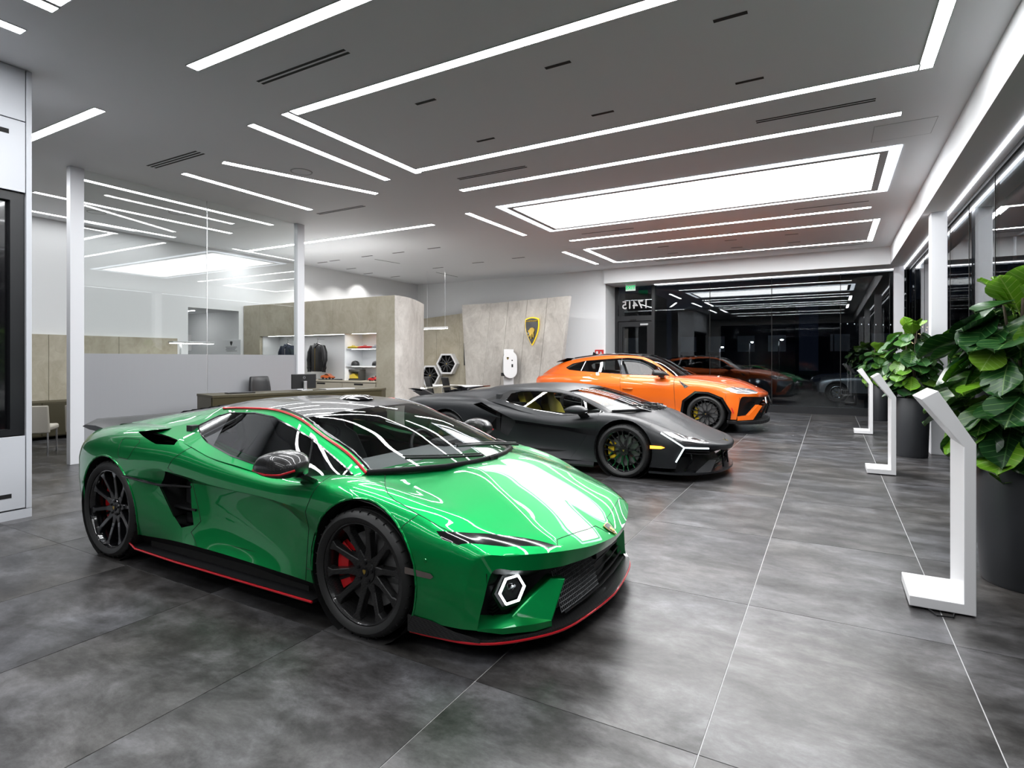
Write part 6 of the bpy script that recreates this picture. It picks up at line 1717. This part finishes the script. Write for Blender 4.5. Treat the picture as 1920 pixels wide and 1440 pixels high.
def fig(x, y, rb, rt, hp, label, top, spread, n, size, seed, stems=3):
    rnd = random.Random(seed)
    t = thing('potted_fig', label, 'potted plant', (x, y, 0), rnd.uniform(0, 6), 'fiddle-leaf figs in dark pots')
    MB().lathe([(0, .0), (rb, .0), (rb + .01, .02), (rt, hp - .01), (rt - .006, hp), (rt - .03, hp), (rt - .035, hp - .08), (0, hp - .08)], 48).build('pot', 'pot_grey', t, smooth=40)
    MB().lathe([(0, hp - .05), (rt * .5, hp - .045), (rt - .034, hp - .06)], 20).build('soil', 'soil', t, smooth=60)
    tips = []
    for k in range(stems):
        a = 2 * PI * k / stems + rnd.uniform(-.3, .3)
        q = .45 * spread
        pts = [(.05 * math.cos(a), .05 * math.sin(a), hp - .06), (.3 * q * math.cos(a), .3 * q * math.sin(a), hp + (top - hp) * .4), (.5 * q * math.cos(a + .4), .5 * q * math.sin(a + .4), hp + (top - hp) * .9)]
        MB().tube(pts, [.016, .013, .008], 7).build('stem', 'bark', t, smooth=60)
        tips.append(pts)
    for k in range(n):
        h = (k + .5) / n
        a = k * 2.39996 + rnd.uniform(-.3, .3)
        prof = (math.sin(PI * (.16 + .80 * h)) ** .6)
        if h < .94:
            rr = spread * prof * rnd.uniform(.42, .62)
            z = hp + .10 + (top - hp - .18) * h + rnd.uniform(-.03, .03)
            pitch = rnd.uniform(.15, 1.0) - .75 * max(0, h - .6)      # droop: blade faces outwards
        else:
            rr = spread * .14 * rnd.uniform(.3, 1.2); z = top - .20 + rnd.uniform(-.04, .03); pitch = -rnd.uniform(.85, 1.35)
        o = obj('leaf', LEAVES[rnd.randrange(5)], None, t, loc=(rr * math.cos(a), rr * math.sin(a), z))
        R = Matrix.Rotation(a + rnd.uniform(-.35, .35), 4, 'Z') @ Matrix.Rotation(pitch, 4, 'Y') @ Matrix.Rotation(rnd.uniform(-.45, .45), 4, 'X')
        o.rotation_euler = R.to_euler()
        s = size * rnd.uniform(.8, 1.2)
        o.scale = (s, s, s)
        if h >= .94 or rnd.random() < .06:
            o.material_slots[0].link = 'OBJECT'; o.material_slots[0].material = MATS['fig_leaf_young']
    # twigs joining leaves to the stems
    return t
fig(1.19, 5.15, .25, .31, .89, 'largest leafy fig in a dark round pot at the right edge', 2.08, .60, 150, .95, 5, 4)
fig(1.13, 10.98, .205, .245, .935, 'leafy fig in a dark pot between the two nearer white stands', 2.12, .40, 110, .80, 11, 3)
fig(1.06, 16.95, .195, .235, .925, 'smallest leafy fig in a dark pot by the far window', 1.92, .46, 90, .85, 21, 3)

# ================================================================ small wall devices
t = thing('fire_alarm', 'small red fire alarm box on the white back wall', 'alarm', (-6.42, 17.15, 1.75))
MB().box(-.14, .14, -.05, 0, -.09, .09).build('box', mat('alarm_red', (.55, .02, .02), .4), t, bevel=.006); MB().box(-.10, -.03, -.053, -.05, -.04, .04).build('window', 'unit_white', t); MB().box(.03, .09, -.053, -.05, -.03, .03).build('window', 'panel_frame', t)
t = thing('exit_sign', 'green lit exit sign hanging above the glass door', 'sign', (-5.49, 17.42, 3.79))
MB().box(-.16, .16, -.006, .006, -.10, .10).build('panel', mat('exit_plate', (.75, .85, .78), .3), t, bevel=.002); MB().box(-.17, .17, -.02, .02, .10, .13).build('housing', 'alu', t, bevel=.003)
mat('exit_green', (.0, .55, .16), .4, emit=.8)
text('letters', 'EXIT', .15, 'exit_green', t, .003, loc=(0, -.009, 0), rot=(PI / 2, 0, 0), bold=.004)
tx = text('letters', 'EXIT', .15, 'exit_green', t, .003, loc=(0, .009, 0), rot=(PI / 2, 0, PI), bold=.004)
# ================================================================ street outside at night
mat('paving', (.35, .35, .36), .8); mat('asphalt', (.03, .03, .032), .6); mat('gravel', (.10, .085, .06), .95); mat('dark_facade', (.015, .016, .02), .7)
struct('ground_outside', MB().box(-40, 60, 18.16, 90, -.4, -.12).box(1.96, 60, -30, 18.16, -.4, -.12).box(-40, 1.96, -30, -7.05, -.4, -.12), 'asphalt', label='dark wet asphalt street outside')
for k in range(8):
    o = MB().box(-8 + k * 1.6, -8 + k * 1.6 + 1.58, 18.3, 19.25, -.11, .01).build('paving_slab', 'paving', bevel=.004); tag(o, 'pale paving slab outside the street window, %s from the left' % ['first', 'second', 'third', 'fourth', 'fifth', 'sixth', 'seventh', 'eighth'][k], 'paving', 'paving slabs outside')
o = MB().box(-9, 6, 19.3, 20.6, -.11, -.02).build('gravel_bed', 'gravel'); tag(o, 'brown gravel bed beyond the paving', 'gravel', kind='stuff')
o = MB().box(-9, 6, 20.6, 20.75, -.11, .02).build('kerb', 'paving', bevel=.01); tag(o, 'long kerb between gravel bed and street', 'kerb')
mat('silver_paint', (.45, .46, .48), .25, .7, coat=1.0)
def street_suv(x, y, rz):
    car = thing('parked_suv', 'silver SUV parked in the street outside the window', 'car', (x, y, -.12), rz)
    def st(px, zt, hw, zs=.95):
        return [(px, 0, zt), (px, hw * .6, zt - .01), (px, hw * .9, zt - .06), (px, hw, zs - .1), (px, hw, .6), (px, hw - .02, .35)]
    S = [[(2.28, 0, .62), (2.26, .4, .62), (2.16, .75, .62), (2.08, .86, .6), (2.06, .88, .5), (2.05, .87, .35)], [(2.30, 0, .85), (2.27, .4, .86), (2.15, .75, .86), (2.0, .88, .8), (1.98, .92, .6), (1.98, .91, .35)],
         [(2.0, 0, 1.02), (1.98, .4, 1.02), (1.9, .78, .99), (1.8, .92, .88), (1.8, .95, .6), (1.8, .94, .35)], st(1.4, 1.10, .96, 1.02), st(.9, 1.14, .96, 1.05), st(0, 1.14, .955, 1.06), st(-1.2, 1.16, .96, 1.08), st(-1.9, 1.15, .94, 1.08), st(-2.25, 1.1, .86, 1.05)]
    sh = Shell(S, 4, 3, sharp_r=(2,), reg=1)
    for cx in (1.38, -1.38): sh.cut(ell(cx, .36, .42, .43, 24), 99, 'xz', lambda c: c.y > .6 and c.z < 1)
    sh.cut([(1.92, .92), (2.25, .82), (2.25, .72), (1.95, .80)], 20, 'xz', lambda c: c.y > .6)
    both(sh.part(1)).build('body', 'silver_paint', car, smooth=40); pair('headlamp', sh.part(20), 'chrome', car)
    H = [[(1.05, 0, 1.12), (1.0, .5, 1.12), (.85, .78, 1.10), (.8, .88, 1.05)], [(.55, 0, 1.45), (.5, .45, 1.44), (.4, .68, 1.38), (.45, .89, 1.05)], [(.1, 0, 1.64), (.08, .42, 1.62), (0, .62, 1.55), (0, .9, 1.06)], [(-.8, 0, 1.68), (-.8, .42, 1.66), (-.8, .61, 1.58), (-.8, .9, 1.08)], [(-1.7, 0, 1.60), (-1.7, .42, 1.58), (-1.7, .60, 1.5), (-1.7, .88, 1.08)], [(-2.2, 0, 1.15), (-2.2, .42, 1.15), (-2.18, .6, 1.13), (-2.15, .8, 1.05)]]
    gh = Shell(H, 4, 3, sharp_r=(2,), reg=lambda u, v: (10 if u < 2 else 11) if v < 2 else 14)
    gh.cut([(.62, 1.12), (.38, 1.34), (0, 1.50), (-.8, 1.53), (-1.5, 1.47), (-1.75, 1.2), (-1.7, 1.13)], 15, 'xz', lambda c: c.y > .5, only=(14,))
    both(gh.part(10)).build('windscreen', 'gloss_black', car, smooth=60); both(gh.part(11)).build('roof', 'silver_paint', car, smooth=60); pair('pillar', gh.part(14), 'silver_paint', car); pair('side_window', gh.part(15), 'gloss_black', car)
    for cx in (1.38, -1.38): arch_liner(car, cx, .36, .43, .5, .93)
    MB().box(-1.9, 2.0, -.8, .8, .25, .5).build('underbody', 'void_black', car)
    MB().box(2.20, 2.24, -.55, .55, .45, .75).build('grille', 'gloss_black', car)
    for cx in (1.38, -1.38):
        for sd in (-1, 1): build_wheel(car, cx, sd * .83, sd, .36, .22, .24, 'blade', None, 'chrome', 'chrome', 7)
    return car
street_suv(1.6, 26.4, PI)
def street_lamp(x, y, h, label):
    t = thing('street_lamp', label, 'street lamp', (x, y, -.12), 0, 'street lamps at night')
    MB().tube([(0, 0, 0), (0, 0, h - .1)], [.07, .05], 8).build('pole', 'dark_facade', t); MB().tube([(0, 0, h - .1), (.2, -.3, h)], .035, 6).build('arm', 'dark_facade', t)
    MB().lathe([(0, .06), (.10, .04), (.13, 0), (.0, 0)], 16, c=(.25, -.36, h)).build('hood', 'dark_facade', t)
    MB().lathe([(.0, -.08), (.07, -.05), (.10, 0)], 16, c=(.25, -.36, h)).build('lamp', mat('street_white', (.9, .96, 1.0), .4, emit=420.0), t)
street_lamp(-7.6, 47, 2.6, 'bright street lamp low above the reflected car roof')
street_lamp(-6.0, 52, 3.1, 'bright street lamp left of the pair beyond the window')
street_lamp(4.9, 22.6, 5.5, 'added street lamp that lights the parked silver SUV')  # extra lamp, added to brighten the SUV
street_lamp(-3.6, 50, 3.2, 'bright street lamp right of the pair beyond the window')
t = thing('street_tree', 'dark street tree wrapped in tiny warm lights', 'tree', (4.6, 42, -.12))
MB().tube([(0, 0, 0), (.05, 0, 1.2), (0, .05, 2.2)], [.14, .11, .07], 8).build('trunk', 'bark', t)
rnd = random.Random(3)
br = MB()
for k in range(14):
    a = k * 2.4; z = 1.3 + .16 * k
    br.tube([(0, 0, z), (.5 * math.cos(a), .5 * math.sin(a), z + .5), (.9 * math.cos(a + .3), .9 * math.sin(a + .3), z + .7)], [.03, .02, .008], 5)
br.build('branches', 'bark', t)['kind'] = 'stuff'
lt = MB()
for k in range(90):
    a = rnd.uniform(0, 6.28); z = rnd.uniform(.9, 3.6); r = rnd.uniform(.3, 1.0)
    lt.lathe([(0, -.025), (.03, 0), (0, .025)], 5, c=(r * math.cos(a), r * math.sin(a), z))
lt.build('string_lights', mat('fairy_warm', (1.0, .75, .4), .4, emit=14.0), t)['kind'] = 'stuff'
rw = MB()
t = thing('light_string', 'row of tiny white lights hung between posts above the street', 'lights', (3.2, 44, -.12))
for px in (-3, 3): MB().tube([(px, 0, 0), (px, 0, 4.1)], .04, 6).build('post', 'dark_facade', t)
MB().tube([(-3, 0, 4.1), (0, 0, 3.9), (3, 0, 4.1)], .01, 4).build('cable', 'rubber', t)
mat('fairy_white', (.95, .95, 1.0), .4, emit=1.2)
for k in range(16):
    MB().lathe([(0, -.05), (.03, -.02), (.02, .03), (0, .03)], 6, c=(-3 + k * .4, 0, 3.87 + .2 * (abs(k - 7.5) / 7.5))).build('bulb', 'fairy_white', t)
t = thing('distant_car', 'dark car with glowing red tail lamp far down the street', 'car', (2.9, 38, -.12), 2.8)
MB().prism([(-2.1, .3), (-2.1, .8), (-1.9, .95), (-1.3, 1.4), (.3, 1.42), (1.0, .98), (2.0, .85), (2.1, .3)], -.85, .85, 'y').build('body', 'dark_facade', t, bevel=.06, smooth=50)
for s in (-1, 1):
    MB().box(2.09, 2.13, s * .55 - .16, s * .55 + .16, .66, .82).build('tail_lamp', mat('tail_red', (1.0, .02, .01), .4, emit=30.0), t)
    for px in (-1.3, 1.3): MB().lathe([(0, -.1), (.32, -.1), (.34, 0), (.32, .1), (0, .1)], 18, 'y', c=(px, s * .78, .34)).build('wheel', 'tire_rubber', t, smooth=40)
for k, (x, w, h) in enumerate(((-24, 13, 9), (-9, 12, 7), (6, 14, 10), (22, 14, 8))):
    t = thing('street_building', ['low dark building at the far left of the street', 'dark building behind the street lamps', 'tall dark building behind the lit tree', 'dark building at the far right of the street'][k], 'building', (x, 62, -.12), 0, 'dark buildings across the street')
    MB().box(-w / 2, w / 2, 0, 8, 0, h).build('wall', 'dark_facade', t)
    for i in range(4):
        MB().box(-w / 2 + 1 + i * w / 4.2, -w / 2 + 2.6 + i * w / 4.2, -.06, 0, 2.4, 4.0).build('window', mat('dim_window', (.25, .30, .36), .3, emit=.02), t)
o = MB().box(14.2, 14.5, -30, 60, -.12, 5).build('hedge_wall', 'dark_facade'); tag(o, 'dark boundary wall across the side street', 'wall')
